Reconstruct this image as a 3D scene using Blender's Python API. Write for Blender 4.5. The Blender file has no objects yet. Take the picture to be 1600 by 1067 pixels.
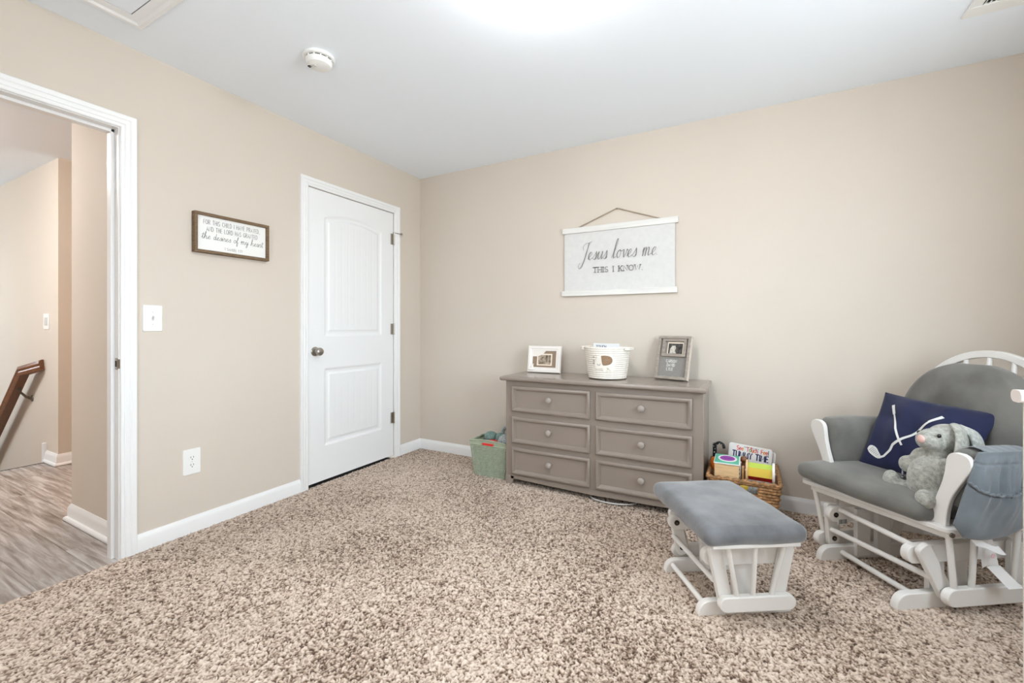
import bpy, bmesh, math, random
import numpy as np
from mathutils import Vector, Matrix
random.seed(7)
S = bpy.context.scene
COL = S.collection
PI = math.pi

# ------------------------------------------------------------------ camera, world, lights, exposure
cam_d = bpy.data.cameras.new('camera')
cam = bpy.data.objects.new('camera', cam_d); COL.objects.link(cam)
cam.location = (2.602, -3.056, 1.096)
cam.rotation_euler = (PI/2, 0, math.radians(28.4))
cam_d.sensor_width = 36.0; cam_d.sensor_fit = 'HORIZONTAL'
cam_d.lens = 36.0*675/1600
cam_d.shift_y = -22.5/1600
cam_d.clip_start = 0.02
S.camera = cam

W = bpy.data.worlds.new('world'); S.world = W; W.use_nodes = True
wb = W.node_tree.nodes['Background']
wn = W.node_tree
_tc = wn.nodes.new('ShaderNodeTexCoord'); _sx = wn.nodes.new('ShaderNodeSeparateXYZ'); _rp = wn.nodes.new('ShaderNodeValToRGB')
wn.links.new(_tc.outputs['Generated'], _sx.inputs[0]); wn.links.new(_sx.outputs['Z'], _rp.inputs[0]); wn.links.new(_rp.outputs[0], wb.inputs[0])
_rp.color_ramp.elements[0].position = .0; _rp.color_ramp.elements[0].color = (0.62, 0.66, 0.68, 1)      # sunlit ground below the horizon
_rp.color_ramp.elements[1].position = .03; _rp.color_ramp.elements[1].color = (0.80, 0.91, 1.0, 1)      # bright overcast sky
wb.inputs[1].default_value = 13.5

S.view_settings.view_transform = 'Standard'; S.view_settings.look = 'None'
S.view_settings.gamma = 1.0; S.view_settings.use_curve_mapping = False
S.view_settings.exposure = 0.35
S.cycles.use_denoising = True
S.cycles.max_bounces = 10; S.cycles.diffuse_bounces = 6

# ------------------------------------------------------------------ materials
def lin(c):
    return tuple((v/12.92 if v <= .04045 else ((v+.055)/1.055)**2.4) for v in [q/255 for q in c])+(1,)
def mat(name, rgb, rough=.5, metal=0., var=None, bump=None, spec=.5, sheen=0., emit=None, rgb2=None, stretch=None, coat=0.):
    m = bpy.data.materials.new(name); m.use_nodes = True
    nt = m.node_tree; b = nt.nodes['Principled BSDF']
    c = lin(rgb)
    b.inputs['Base Color'].default_value = c; b.inputs['Roughness'].default_value = rough
    b.inputs['Metallic'].default_value = metal; b.inputs['Specular IOR Level'].default_value = spec
    b.inputs['Sheen Weight'].default_value = sheen
    b.inputs['Coat Weight'].default_value = coat; b.inputs['Coat Roughness'].default_value = .15
    if emit: b.inputs['Emission Color'].default_value = lin(emit[0]); b.inputs['Emission Strength'].default_value = emit[1]
    def coords():
        tc = nt.nodes.new('ShaderNodeTexCoord'); out = tc.outputs['Object']
        if stretch:
            mp = nt.nodes.new('ShaderNodeMapping'); mp.inputs['Scale'].default_value = stretch
            nt.links.new(out, mp.inputs[0]); out = mp.outputs[0]
        return out
    if var or bump: co = coords()
    if var:
        n = nt.nodes.new('ShaderNodeTexNoise'); n.inputs['Scale'].default_value = var[0]
        n.inputs['Detail'].default_value = var[2] if len(var) > 2 else 4
        nt.links.new(co, n.inputs['Vector'])
        r = nt.nodes.new('ShaderNodeValToRGB'); nt.links.new(n.outputs[0], r.inputs[0])
        a = var[1]; d = lin(rgb2) if rgb2 else tuple(v*(1-a) for v in c[:3])+(1,)
        e = c if rgb2 else tuple(min(1, v*(1+a*.6)) for v in c[:3])+(1,)
        r.color_ramp.elements[0].position = .34; r.color_ramp.elements[1].position = .66
        r.color_ramp.elements[0].color = d; r.color_ramp.elements[1].color = e
        nt.links.new(r.outputs[0], b.inputs['Base Color'])
    if bump:
        n = nt.nodes.new('ShaderNodeTexNoise'); n.inputs['Scale'].default_value = bump[0]; n.inputs['Detail'].default_value = 3
        nt.links.new(co, n.inputs['Vector'])
        bp = nt.nodes.new('ShaderNodeBump'); bp.inputs['Strength'].default_value = bump[1]; bp.inputs['Distance'].default_value = bump[2]
        nt.links.new(n.outputs[0], bp.inputs['Height']); nt.links.new(bp.outputs[0], b.inputs['Normal'])
    return m

M = {}
M['wall'] = mat('wall paint', (211, 201, 189), .75, var=(1.3, .02), bump=(160, .12, .002), spec=.25)
M['ceiling'] = mat('ceiling paint', (240, 246, 253), .9, bump=(90, .1, .002), spec=.2)
M['trim'] = mat('white gloss trim', (236, 236, 236), .32, spec=.45)
M['door'] = mat('white door paint', (236, 237, 238), .38, spec=.45, bump=(60, .04, .001), stretch=(1, 6, .4))
M['plastic'] = mat('white plastic', (238, 238, 236), .35)
M['plastic_dim'] = mat('white plastic toggle', (214, 213, 210), .35)
M['dark'] = mat('dark recess', (38, 36, 35), .8)
M['nickel'] = mat('brushed nickel', (176, 170, 162), .28, 1.)
M['steel'] = mat('dark steel bolt', (120, 112, 104), .35, 1.)
M['black_metal'] = mat('oxide bolt socket', (62, 54, 48), .45, .8)
M['white_wood'] = mat('white painted wood', (228, 225, 221), .38, var=(6, .02), spec=.4)
M['dresser'] = mat('taupe grey paint', (144, 132, 122), .26, spec=.5, coat=.3)
M['knob'] = mat('taupe knob paint', (158, 149, 141), .32, spec=.5)
M['sign_wood'] = mat('brown stained wood', (116, 92, 66), .6, var=(30, .35), stretch=(1, 1, 8))
M['sign_white'] = mat('sign board', (236, 235, 232), .6)
M['ink'] = mat('grey ink', (134, 132, 130), .8)
M['ink_dark'] = mat('dark ink', (98, 96, 95), .8)
M['canvas'] = mat('white canvas', (213, 212, 210), .85, var=(40, .03), bump=(420, .25, .001))
M['whitewash'] = mat('whitewashed wood', (224, 222, 218), .55, var=(25, .06), stretch=(.3, 1, 6))
M['cord'] = mat('jute cord', (168, 152, 132), .9)
M['grey_velvet'] = mat('grey upholstery', (112, 110, 105), .8, var=(8, .22, 5), bump=(140, .18, .002), sheen=.35, spec=.2)
M['grey_suede'] = mat('grey suede', (106, 107, 110), .85, var=(9, .36, 5), bump=(90, .2, .002), sheen=.55, spec=.2)
M['grey_pocket'] = mat('grey pocket fabric', (110, 116, 121), .75, var=(9, .2), bump=(120, .15, .002), sheen=.3, spec=.25)
M['navy'] = mat('navy cotton', (36, 40, 70), .8, var=(7, .16), bump=(300, .12, .001), sheen=.15, spec=.2)
M['print_white'] = mat('white print', (220, 219, 217), .8)
M['fur'] = mat('grey plush fur', (172, 171, 162), .95, var=(70, .30, 6), bump=(190, .9, .006), sheen=.5, spec=.1)
M['fur_pale'] = mat('pale plush fur', (186, 188, 182), .95, var=(70, .25, 6), bump=(190, .9, .006), sheen=.5, spec=.1)
M['pink'] = mat('pink felt', (222, 182, 174), .9)
M['black'] = mat('glossy black', (18, 18, 20), .15)
M['dots'] = mat('checked cotton', (205, 206, 212), .9)
M['rope'] = mat('white cotton rope', (236, 230, 220), .9, var=(60, .08), bump=(300, .5, .002), stretch=(1, 1, .3))
M['tan_felt'] = mat('tan felt', (152, 124, 100), .95, var=(180, .25))
M['white_felt'] = mat('white felt', (238, 233, 224), .95, bump=(250, .3, .001))
M['frame_white'] = mat('white enamel frame', (238, 232, 226), .22, coat=.3)
M['frame_grey'] = mat('weathered grey wood', (160, 149, 138), .6, var=(22, .22), stretch=(1, 6, 6))
M['frame_side'] = mat('pale frame side', (214, 203, 190), .6)
M['letter_board'] = mat('grey board', (140, 136, 131), .7, var=(60, .12), stretch=(1, 1, 6))
M['mat_brown'] = mat('brown mat', (146, 124, 104), .5)
M['photo_edge'] = mat('photo border', (240, 226, 208), .4)
M['scan'] = mat('sonogram print', (196, 176, 154), .3, var=(38, 0), rgb2=(58, 46, 38))
M['scan_bw'] = mat('dark sonogram print', (96, 92, 86), .3, var=(45, 0), rgb2=(14, 13, 12))
M['scan_light'] = mat('pale sonogram area', (206, 200, 190), .3, var=(70, .3))
M['glass'] = mat('picture glass', (255, 255, 255), .05)
M['green_weave'] = mat('sage plastic weave', (160, 170, 148), .45, var=(30, .12))
M['red'] = mat('red plastic', (214, 48, 44), .4)
M['red_felt'] = mat('red cloth', (206, 60, 52), .85, bump=(120, .3, .002))
M['teal_knit'] = mat('teal knit', (120, 146, 140), .95, bump=(160, .9, .005), var=(120, .3))
M['grey_knit'] = mat('grey knit', (160, 166, 166), .95, bump=(160, .8, .005), var=(100, .3))
M['olive'] = mat('olive cloth', (120, 124, 90), .95, bump=(120, .5, .003))
M['seagrass'] = mat('seagrass rope', (166, 124, 82), .75, var=(70, .55, 5), bump=(260, .5, .002))
M['toy_wood'] = mat('pale toy wood', (222, 188, 142), .55, var=(14, .1), stretch=(1, 8, 8))
M['teal'] = mat('teal paint', (84, 184, 156), .45)
M['purple'] = mat('purple felt', (150, 62, 166), .7)
M['lime'] = mat('lime fabric', (188, 210, 84), .6)
M['yellow'] = mat('yellow fabric', (226, 196, 78), .6)
M['orange'] = mat('orange rubber', (236, 128, 36), .45)
M['paper'] = mat('book card', (240, 238, 236), .5)
M['page'] = mat('book page edge', (226, 222, 214), .7)
M['navy_ink'] = mat('navy ink', (40, 48, 92), .7)
M['c_red'] = mat('red ink', (226, 92, 70), .7); M['c_green'] = mat('green ink', (110, 160, 92), .7)
M['c_orange'] = mat('orange ink', (232, 150, 70), .7); M['c_pink'] = mat('pink ink', (214, 96, 120), .7)
M['c_teal'] = mat('teal ink', (70, 140, 150), .7)
M['cable'] = mat('pale cable', (200, 200, 198), .5)
M['label'] = mat('woven label', (226, 224, 222), .9)
M['tag_pink'] = mat('pink stamp', (224, 190, 190), .9)
M['rail_wood'] = mat('stained oak handrail', (120, 74, 44), .35, var=(20, .3), stretch=(.5, 6, 6), coat=.3)
M['brass'] = mat('aged bracket', (120, 110, 98), .4, 1.)
M['crib'] = mat('off-white crib paint', (222, 212, 206), .4)
M['mattress'] = mat('crib sheet', (228, 230, 232), .9)
M['bulb'] = mat('lit lamp glass', (255, 250, 240), .4, emit=((249, 251, 255), 62.))
M['bulb_hall'] = mat('lit hall lamp glass', (255, 250, 240), .4, emit=((252, 252, 253), 125.))
M['bulb_warm'] = mat('warm corridor lamp glass', (255, 240, 220), .4, emit=((255, 204, 148), 105.))

# carpet: yarn tones stored per tuft, with shade coloured into the low ones
def carpet_mat():
    m = bpy.data.materials.new('speckled carpet yarn'); m.use_nodes = True
    nt = m.node_tree; b = nt.nodes['Principled BSDF']
    at = nt.nodes.new('ShaderNodeAttribute'); at.attribute_name = 'yarn'
    r = nt.nodes.new('ShaderNodeValToRGB'); nt.links.new(at.outputs['Fac'], r.inputs[0])
    e = r.color_ramp.elements
    e[0].position = 0.0; e[0].color = lin((58, 42, 33))
    e[1].position = 1.0; e[1].color = lin((226, 210, 196))
    for p, c in ((.30, (98, 78, 64)), (.48, (158, 137, 120)), (.70, (202, 183, 166))):
        q = e.new(p); q.color = lin(c)
    nt.links.new(r.outputs[0], b.inputs['Base Color'])
    b.inputs['Roughness'].default_value = 1.; b.inputs['Specular IOR Level'].default_value = .08
    b.inputs['Sheen Weight'].default_value = .2
    return m
M['carpet'] = carpet_mat()

def plank_mat():
    m = bpy.data.materials.new('grey oak vinyl'); m.use_nodes = True
    nt = m.node_tree; b = nt.nodes['Principled BSDF']
    oi = nt.nodes.new('ShaderNodeObjectInfo'); tc = nt.nodes.new('ShaderNodeTexCoord')
    mp = nt.nodes.new('ShaderNodeMapping'); mp.inputs['Scale'].default_value = (1.1, 15, 1)
    ad = nt.nodes.new('ShaderNodeVectorMath'); ad.operation = 'ADD'
    cm = nt.nodes.new('ShaderNodeCombineXYZ'); mu = nt.nodes.new('ShaderNodeMath'); mu.operation = 'MULTIPLY'; mu.inputs[1].default_value = 37.
    nt.links.new(oi.outputs['Random'], mu.inputs[0]); nt.links.new(mu.outputs[0], cm.inputs[0]); nt.links.new(mu.outputs[0], cm.inputs[1])
    nt.links.new(tc.outputs['Object'], ad.inputs[0]); nt.links.new(cm.outputs[0], ad.inputs[1]); nt.links.new(ad.outputs[0], mp.inputs[0])
    n = nt.nodes.new('ShaderNodeTexNoise'); n.inputs['Scale'].default_value = 2.4; n.inputs['Detail'].default_value = 9; n.inputs['Roughness'].default_value = .62; n.inputs['Distortion'].default_value = .5
    nt.links.new(mp.outputs[0], n.inputs['Vector'])
    r = nt.nodes.new('ShaderNodeValToRGB'); nt.links.new(n.outputs[0], r.inputs[0])
    e = r.color_ramp.elements; e[0].position = .30; e[0].color = lin((104, 88, 78)); e[1].position = .64; e[1].color = lin((190, 185, 182))
    q = e.new(.47); q.color = lin((150, 139, 131))
    hv = nt.nodes.new('ShaderNodeHueSaturation'); ma = nt.nodes.new('ShaderNodeMapRange')
    ma.inputs[3].default_value = .88; ma.inputs[4].default_value = 1.1
    nt.links.new(oi.outputs['Random'], ma.inputs[0]); nt.links.new(ma.outputs[0], hv.inputs['Value']); nt.links.new(r.outputs[0], hv.inputs['Color'])
    nt.links.new(hv.outputs[0], b.inputs['Base Color'])
    b.inputs['Roughness'].default_value = .36
    return m
M['plank'] = plank_mat()

def glass_mat():
    m = bpy.data.materials.new('window glass'); m.use_nodes = True
    nt = m.node_tree; nt.nodes.remove(nt.nodes['Principled BSDF'])
    t = nt.nodes.new('ShaderNodeBsdfTransparent'); t.inputs[0].default_value = (.97, .98, .98, 1)
    g = nt.nodes.new('ShaderNodeBsdfGlossy'); g.inputs['Roughness'].default_value = .02
    mx = nt.nodes.new('ShaderNodeMixShader'); mx.inputs[0].default_value = .05
    nt.links.new(t.outputs[0], mx.inputs[1]); nt.links.new(g.outputs[0], mx.inputs[2])
    nt.links.new(mx.outputs[0], nt.nodes['Material Output'].inputs[0])
    return m
M['pane'] = glass_mat()

def check_mat():
    m = M['dots']; nt = m.node_tree; b = nt.nodes['Principled BSDF']
    tc = nt.nodes.new('ShaderNodeTexCoord'); ch = nt.nodes.new('ShaderNodeTexChecker'); ch.inputs['Scale'].default_value = 170
    ch.inputs[1].default_value = lin((228, 228, 232)); ch.inputs[2].default_value = lin((98, 98, 112))
    nt.links.new(tc.outputs['Object'], ch.inputs[0]); nt.links.new(ch.outputs[0], b.inputs['Base Color'])
check_mat()
def stripe_mat():
    m = mat('black and white pattern', (20, 20, 22), .4); nt = m.node_tree; b = nt.nodes['Principled BSDF']
    tc = nt.nodes.new('ShaderNodeTexCoord'); n = nt.nodes.new('ShaderNodeTexVoronoi'); n.inputs['Scale'].default_value = 75
    r = nt.nodes.new('ShaderNodeValToRGB'); r.color_ramp.interpolation = 'CONSTANT'
    r.color_ramp.elements[0].color = (.8, .8, .8, 1); r.color_ramp.elements[1].position = .26; r.color_ramp.elements[1].color = (.01, .01, .012, 1)
    nt.links.new(tc.outputs['Object'], n.inputs['Vector']); nt.links.new(n.outputs['Distance'], r.inputs[0]); nt.links.new(r.outputs[0], b.inputs['Base Color'])
    return m
M['bw'] = stripe_mat()

# ------------------------------------------------------------------ mesh building
class MB:
    def __init__(s): s.v = []; s.f = []
    def add(s, vs, fs):
        o = len(s.v); s.v += [tuple(map(float, q)) for q in vs]; s.f += [tuple(i+o for i in q) for q in fs]; return s
    def box(s, x0, x1, y0, y1, z0, z1):
        vs = [(x, y, z) for z in (z0, z1) for y in (y0, y1) for x in (x0, x1)]
        return s.add(vs, [(0, 2, 3, 1), (4, 5, 7, 6), (0, 1, 5, 4), (2, 6, 7, 3), (0, 4, 6, 2), (1, 3, 7, 5)])
    def prism(s, poly, fn0, fn1):
        """poly: list of 2-D points; fn0/fn1 map a 2-D point to 3-D for the two ends"""
        n = len(poly); vs = [fn0(p) for p in poly]+[fn1(p) for p in poly]
        fs = [tuple(range(n))[::-1], tuple(range(n, 2*n))]+[(i, (i+1) % n, n+(i+1) % n, n+i) for i in range(n)]
        return s.add(vs, fs)
    def rings(s, rings, closed=True, cap=True):
        n = len(rings[0]); vs = [p for r in rings for p in r]; fs = []
        for k in range(len(rings)-1):
            for i in range(n if closed else n-1):
                j = (i+1) % n; fs.append((k*n+i, k*n+j, (k+1)*n+j, (k+1)*n+i))
        if cap and closed: fs += [tuple(range(n))[::-1], tuple(range((len(rings)-1)*n, len(rings)*n))]
        return s.add(vs, fs)
    def tube(s, path, r, seg=10, cap=True):
        P = [Vector(p) for p in path]; R = r if isinstance(r, (list, tuple)) else [r]*len(P); rs = []
        up = None
        for i, p in enumerate(P):
            d = (P[min(i+1, len(P)-1)]-P[max(i-1, 0)]).normalized()
            if up is None: up = d.orthogonal().normalized()
            up = (up-d*up.dot(d)).normalized(); w = d.cross(up)
            rs.append([tuple(p+(up*math.cos(2*PI*k/seg)+w*math.sin(2*PI*k/seg))*R[i]) for k in range(seg)])
        return s.rings(rs, True, cap)
    def lathe(s, prof, c=(0, 0, 0), seg=32, axis='z', cap=True):
        def q(r, h, a):
            x, y = r*math.cos(a), r*math.sin(a)
            t = {'z': (x, y, h), 'x': (h, x, y), 'y': (x, h, y)}[axis]
            return (c[0]+t[0], c[1]+t[1], c[2]+t[2])
        return s.rings([[q(r, h, 2*PI*k/seg) for k in range(seg)] for r, h in prof], True, cap)
    def ell(s, c, r, rot=None, nu=24, nv=14):
        rm = rot or Matrix.Identity(3); rs = []
        for j in range(nv+1):
            t = PI*min(max(j/nv, .004), .996)
            rs.append([tuple(Vector(c)+rm @ Vector((r[0]*math.sin(t)*math.cos(2*PI*i/nu), r[1]*math.sin(t)*math.sin(2*PI*i/nu), -r[2]*math.cos(t)))) for i in range(nu)])
        return s.rings(rs)
    def soft(s, size, rad, n=10, fn=None):
        """rounded box centred on the origin, a regular grid on each side; fn deforms each point"""
        h = Vector(size)*.5; rad = min(rad, min(h)*.999); key = {}; vs = []; fs = []
        def put(p):
            inn = Vector([max(-(h[i]-rad), min(h[i]-rad, p[i])) for i in range(3)]); d = p-inn
            q = inn+d.normalized()*rad if d.length > 1e-9 else p
            k = tuple(round(c, 5) for c in p)
            if k not in key: key[k] = len(vs); vs.append(tuple(fn(q)) if fn else tuple(q))
            return key[k]
        def grid(ax):
            st = [-h[ax]+2*h[ax]*i/n for i in range(n+1)]
            ex = [-h[ax]+rad*t for t in (.25, .5, .75)]; return sorted(set([round(v, 6) for v in st+ex+[-e for e in ex]]))
        for ax in range(3):
            a, b = (ax+1) % 3, (ax+2) % 3; ga, gb = grid(a), grid(b)
            for sg in (-1, 1):
                ids = []
                for va in ga:
                    row = []
                    for vb in gb:
                        p = Vector((0, 0, 0)); p[ax] = sg*h[ax]; p[a] = va; p[b] = vb; row.append(put(p))
                    ids.append(row)
                for i in range(len(ga)-1):
                    for j in range(len(gb)-1):
                        q = (ids[i][j], ids[i+1][j], ids[i+1][j+1], ids[i][j+1]); fs.append(q if sg > 0 else q[::-1])
        return s.add(vs, fs)
    def grid(s, nu, nv, fn):
        vs = [fn(i/nu, j/nv) for j in range(nv+1) for i in range(nu+1)]
        return s.add(vs, [(j*(nu+1)+i, j*(nu+1)+i+1, (j+1)*(nu+1)+i+1, (j+1)*(nu+1)+i) for j in range(nv) for i in range(nu)])

def unit(pts): return pts
def obj(name, mb, m, parent=None, bevel=0, smooth=35, seg=2, fix=True):
    me = bpy.data.meshes.new(name); me.from_pydata(mb.v, [], mb.f); me.validate()
    if fix:
        bm = bmesh.new(); bm.from_mesh(me); bmesh.ops.recalc_face_normals(bm, faces=bm.faces); bm.to_mesh(me); bm.free()
    for p in me.polygons: p.use_smooth = True
    if smooth < 180: me.set_sharp_from_angle(angle=math.radians(smooth))
    me.materials.append(M[m] if isinstance(m, str) else m)
    o = bpy.data.objects.new(name, me); COL.objects.link(o)
    if parent: o.parent = parent
    if bevel:
        b = o.modifiers.new('edge', 'BEVEL'); b.width = bevel; b.segments = seg; b.limit_method = 'ANGLE'; b.angle_limit = math.radians(40)
    return o
def tag(o, label, cat, group=None):
    o['label'] = label; o['category'] = cat
    if group: o['group'] = group
    return o
def thing(name, label, cat, loc=(0, 0, 0), rz=0., group=None):
    o = bpy.data.objects.new(name, None); COL.objects.link(o); o.empty_display_size = .05
    o.location = loc; o.rotation_euler = (0, 0, rz); return tag(o, label, cat, group)
def struct(name, mb, m, parent=None, bevel=0, **k):
    o = obj(name, mb, m, parent, bevel, **k)
    if not parent: o['kind'] = 'structure'
    return o
def dup(o, parent=None):
    c = o.copy(); COL.objects.link(c)
    if parent: c.parent = parent
    for ch in list(o.children): dup(ch, c)
    return c
def rrect(w, h, r, n=5, c=(0, 0)):
    pts = []
    for cx, cy, a0 in ((w/2-r, h/2-r, 0), (-w/2+r, h/2-r, PI/2), (-w/2+r, -h/2+r, PI), (w/2-r, -h/2+r, 1.5*PI)):
        for k in range(n+1):
            a = a0+PI/2*k/n; pts.append((c[0]+cx+r*math.cos(a), c[1]+cy+r*math.sin(a)))
    return pts
def catmull(pts, n=8):
    P = [Vector(p) for p in pts]; P = [2*P[0]-P[1]]+P+[2*P[-1]-P[-2]]; out = []
    for i in range(1, len(P)-2):
        for k in range(n):
            t = k/n; a, b, c, d = P[i-1:i+3]
            out.append(.5*((2*b)+(c-a)*t+(2*a-5*b+4*c-d)*t*t+(3*b-a-3*c+d)*t**3))
    return out+[P[-2]]

# ------------------------------------------------------------------ lettering (strokes laid flat on a surface)
def arc(cx, cy, rx, ry, a0, a1, n=10):
    return [(cx+rx*math.cos(math.radians(a0+(a1-a0)*i/n)), cy+ry*math.sin(math.radians(a0+(a1-a0)*i/n))) for i in range(n+1)]
G = {  # capitals: (width, strokes) in a box one unit high
 'A': (.7, [[(0, 0), (.35, 1), (.7, 0)], [(.13, .36), (.57, .36)]]),
 'C': (.66, [arc(.38, .5, .36, .5, 50, 310)]), 'D': (.68, [[(0, 0), (0, 1)], [(0, 1)]+arc(.2, .5, .46, .5, 90, -90)+[(0, 0)]]),
 'E': (.52, [[(.52, 1), (0, 1), (0, 0), (.52, 0)], [(0, .52), (.42, .52)]]), 'F': (.5, [[(.5, 1), (0, 1), (0, 0)], [(0, .52), (.4, .52)]]),
 'G': (.7, [arc(.38, .5, .36, .5, 50, 300)+[(.68, .12), (.68, .45), (.45, .45)]]), 'H': (.64, [[(0, 0), (0, 1)], [(.64, 0), (.64, 1)], [(0, .5), (.64, .5)]]),
 'I': (.1, [[(.05, 0), (.05, 1)]]), 'K': (.6, [[(0, 0), (0, 1)], [(.58, 1), (0, .42)], [(.18, .58), (.6, 0)]]), 'L': (.5, [[(0, 1), (0, 0), (.5, 0)]]),
 'M': (.84, [[(0, 0), (.06, 1), (.42, .3), (.78, 1), (.84, 0)]]), 'N': (.66, [[(0, 0), (0, 1), (.66, 0), (.66, 1)]]), 'O': (.76, [arc(.38, .5, .38, .5, 90, 450, 18)]),
 'P': (.58, [[(0, 0), (0, 1)], [(0, 1)]+arc(.3, .74, .28, .26, 90, -90)+[(0, .48)]]), 'R': (.6, [[(0, 0), (0, 1)], [(0, 1)]+arc(.3, .75, .28, .25, 90, -90)+[(0, .5)], [(.26, .5), (.6, 0)]]),
 'S': (.56, [arc(.28, .74, .26, .26, 35, 255)+arc(.28, .25, .28, .25, 75, -150)]), 'T': (.62, [[(0, 1), (.62, 1)], [(.31, 1), (.31, 0)]]),
 'U': (.64, [[(0, 1), (0, .32)]+arc(.32, .32, .32, .32, 180, 360)+[(.64, 1)]]), 'V': (.68, [[(0, 1), (.34, 0), (.68, 1)]]), 'W': (.96, [[(0, 1), (.24, 0), (.48, .8), (.72, 0), (.96, 1)]]),
 'Y': (.64, [[(0, 1), (.32, .48), (.64, 1)], [(.32, .48), (.32, 0)]]), '1': (.3, [[(.02, .78), (.22, 1), (.22, 0)]]), '2': (.52, [arc(.26, .72, .25, .28, 165, -30)+[(0, 0), (.52, 0)]]),
 '7': (.5, [[(0, 1), (.5, 1), (.16, 0)]]), '.': (.08, [[(.02, .02), (.07, .02)]]), ',': (.1, [[(.07, .06), (.02, -.14)]]), ':': (.1, [[(.03, .05), (.08, .05)], [(.03, .6), (.08, .6)]]),
 'e': (.5, [[(.02, .34), (.48, .34)]+arc(.25, .32, .24, .33, 5, 310)]), 'o': (.52, [arc(.26, .32, .25, .33, 90, 450, 14)]), 'u': (.48, [[(0, .64), (0, .26)]+arc(.22, .24, .22, .24, 180, 360)+[(.44, .64)], [(.44, .64), (.46, 0)]]),
 'c': (.46, [arc(.26, .32, .25, .33, 50, 310)]), 'h': (.48, [[(0, 1), (0, 0)], [(0, .4)]+arc(.22, .42, .22, .22, 170, 0)+[(.44, 0)]]), 'l': (.1, [[(.05, 1), (.05, 0)]]),
 ' ': (.4, [])}
CUR = {  # joined handwriting, one unit x-height: (advance, strokes)
 'e': (.78, [[(-.05, .15), (.3, .42), (.55, .78), (.4, 1), (.15, .75), (.1, .35), (.32, .02), (.78, .22)]]),
 's': (.66, [[(-.05, .15), (.3, .7), (.42, 1.05), (.5, .75), (.56, .3), (.36, 0), (.1, .08)], [(.4, .02), (.66, .2)]]),
 'u': (1.0, [[(-.05, .4), (.18, 1), (.16, .35), (.36, 0), (.6, .3), (.78, 1), (.76, .25), (.86, 0), (1.0, .2)]]),
 'l': (.6, [[(-.05, .2), (.34, 1.2), (.5, 2.15), (.36, 2.4), (.22, 1.7), (.18, .4), (.34, 0), (.6, .22)]]),
 'o': (.84, [[(.46, 1), (.18, .85), (.08, .4), (.3, 0), (.58, .25), (.62, .75), (.44, 1), (.6, .82), (.84, .86)]]),
 'v': (.82, [[(-.05, .8), (.14, 1), (.26, .5), (.38, 0), (.62, .55), (.66, 1), (.82, .85)]]),
 'm': (1.34, [[(-.05, .5), (.12, 1), (.12, 0)], [(.12, .45), (.34, 1), (.5, .85), (.5, 0)], [(.5, .45), (.74, 1), (.92, .85), (.92, .25), (1.04, 0), (1.3, .25)]]),
 't': (.6, [[(-.05, .2), (.24, 1.1), (.3, 1.9), (.22, .5), (.34, 0), (.6, .25)], [(-.1, 1.3), (.62, 1.42)]]),
 'h': (.98, [[(-.05, .2), (.28, 1.3), (.38, 2.1), (.24, 2.2), (.14, 1.2), (.12, 0)], [(.12, .4), (.38, .95), (.6, .9), (.62, .3), (.74, 0), (.98, .25)]]),
 'd': (.86, [[(.52, .85), (.3, 1), (.08, .6), (.18, .05), (.44, .25), (.6, 1.1), (.68, 2.0)], [(.68, 2.0), (.58, .6), (.64, .05), (.86, .22)]]),
 'i': (.46, [[(-.05, .2), (.16, .95), (.14, .25), (.26, 0), (.46, .22)], [(.2, 1.35), (.23, 1.42)]]),
 'r': (.66, [[(-.05, .3), (.12, 1.05), (.22, .85), (.42, .88), (.38, .3), (.46, .02), (.66, .25)]]),
 'f': (.6, [[(-.05, .2), (.28, 1.2), (.42, 2.0), (.28, 2.1), (.2, 1.2), (.16, -.8), (.34, -.9), (.38, -.2), (.2, .1), (.6, .3)]]),
 'y': (.9, [[(-.05, .5), (.16, 1), (.16, .35), (.34, .05), (.6, .5), (.7, 1)], [(.7, 1), (.64, -.4), (.48, -.95), (.28, -.75), (.46, -.2), (.9, .35)]]),
 'a': (.86, [[(.54, .85), (.34, 1), (.1, .65), (.16, .1), (.4, .1), (.6, .95)], [(.6, .95), (.58, .2), (.68, 0), (.86, .22)]]),
 'J': (1.1, [[(.1, 1.35), (-.1, 1.75), (.25, 2.15), (.8, 2.2), (1.25, 2.35)], [(.86, 2.2), (.74, 1.2), (.58, .1), (.3, -.85), (-.1, -1.05), (-.3, -.7), (-.1, -.35)]]),
 '.': (.3, [[(.02, .02), (.08, .04)]]), ' ': (.75, [])}
def layout(text, table, track, slant=0., smooth=False, serif=False):
    x = 0; out = []
    for ch in text:
        w, st = table[ch]
        for s_ in st:
            p = [(x+a, b) for a, b in s_]
            if smooth: p = [tuple(q) for q in catmull([(a, b, 0) for a, b in p], 6)]
            out.append([(q[0]+slant*q[1], q[1]) for q in p])
            if serif and len(s_) >= 2 and ch not in '.,OCGS':
                for e in (p[0], p[-1]):
                    if e[1] in (0., 1., 0, 1): out.append([(e[0]-.13, e[1]), (e[0]+.13, e[1])])
        x += w+track
    return out, x-track
def strokes_mesh(strokes, place, wid, thin=1.):
    mb = MB()
    for st in strokes:
        P = [Vector((p[0], p[1])) for p in st]; L, R_ = [], []
        for i, p in enumerate(P):
            d = P[min(i+1, len(P)-1)]-P[max(i-1, 0)]
            d = d.normalized() if d.length > 1e-9 else Vector((1, 0))
            w = wid*(thin+(1-thin)*max(0., -d.y)**1.0)*.5
            if i == 0: p = p-d*wid*.3
            if i == len(P)-1: p = p+d*wid*.3
            nrm = Vector((-d.y, d.x)); L.append(p+nrm*w); R_.append(p-nrm*w)
        vs = [place(q) for q in L]+[place(q) for q in R_]; n = len(P)
        mb.add(vs, [(i, i+1, n+i+1, n+i) for i in range(n-1)])
    return mb
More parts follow.
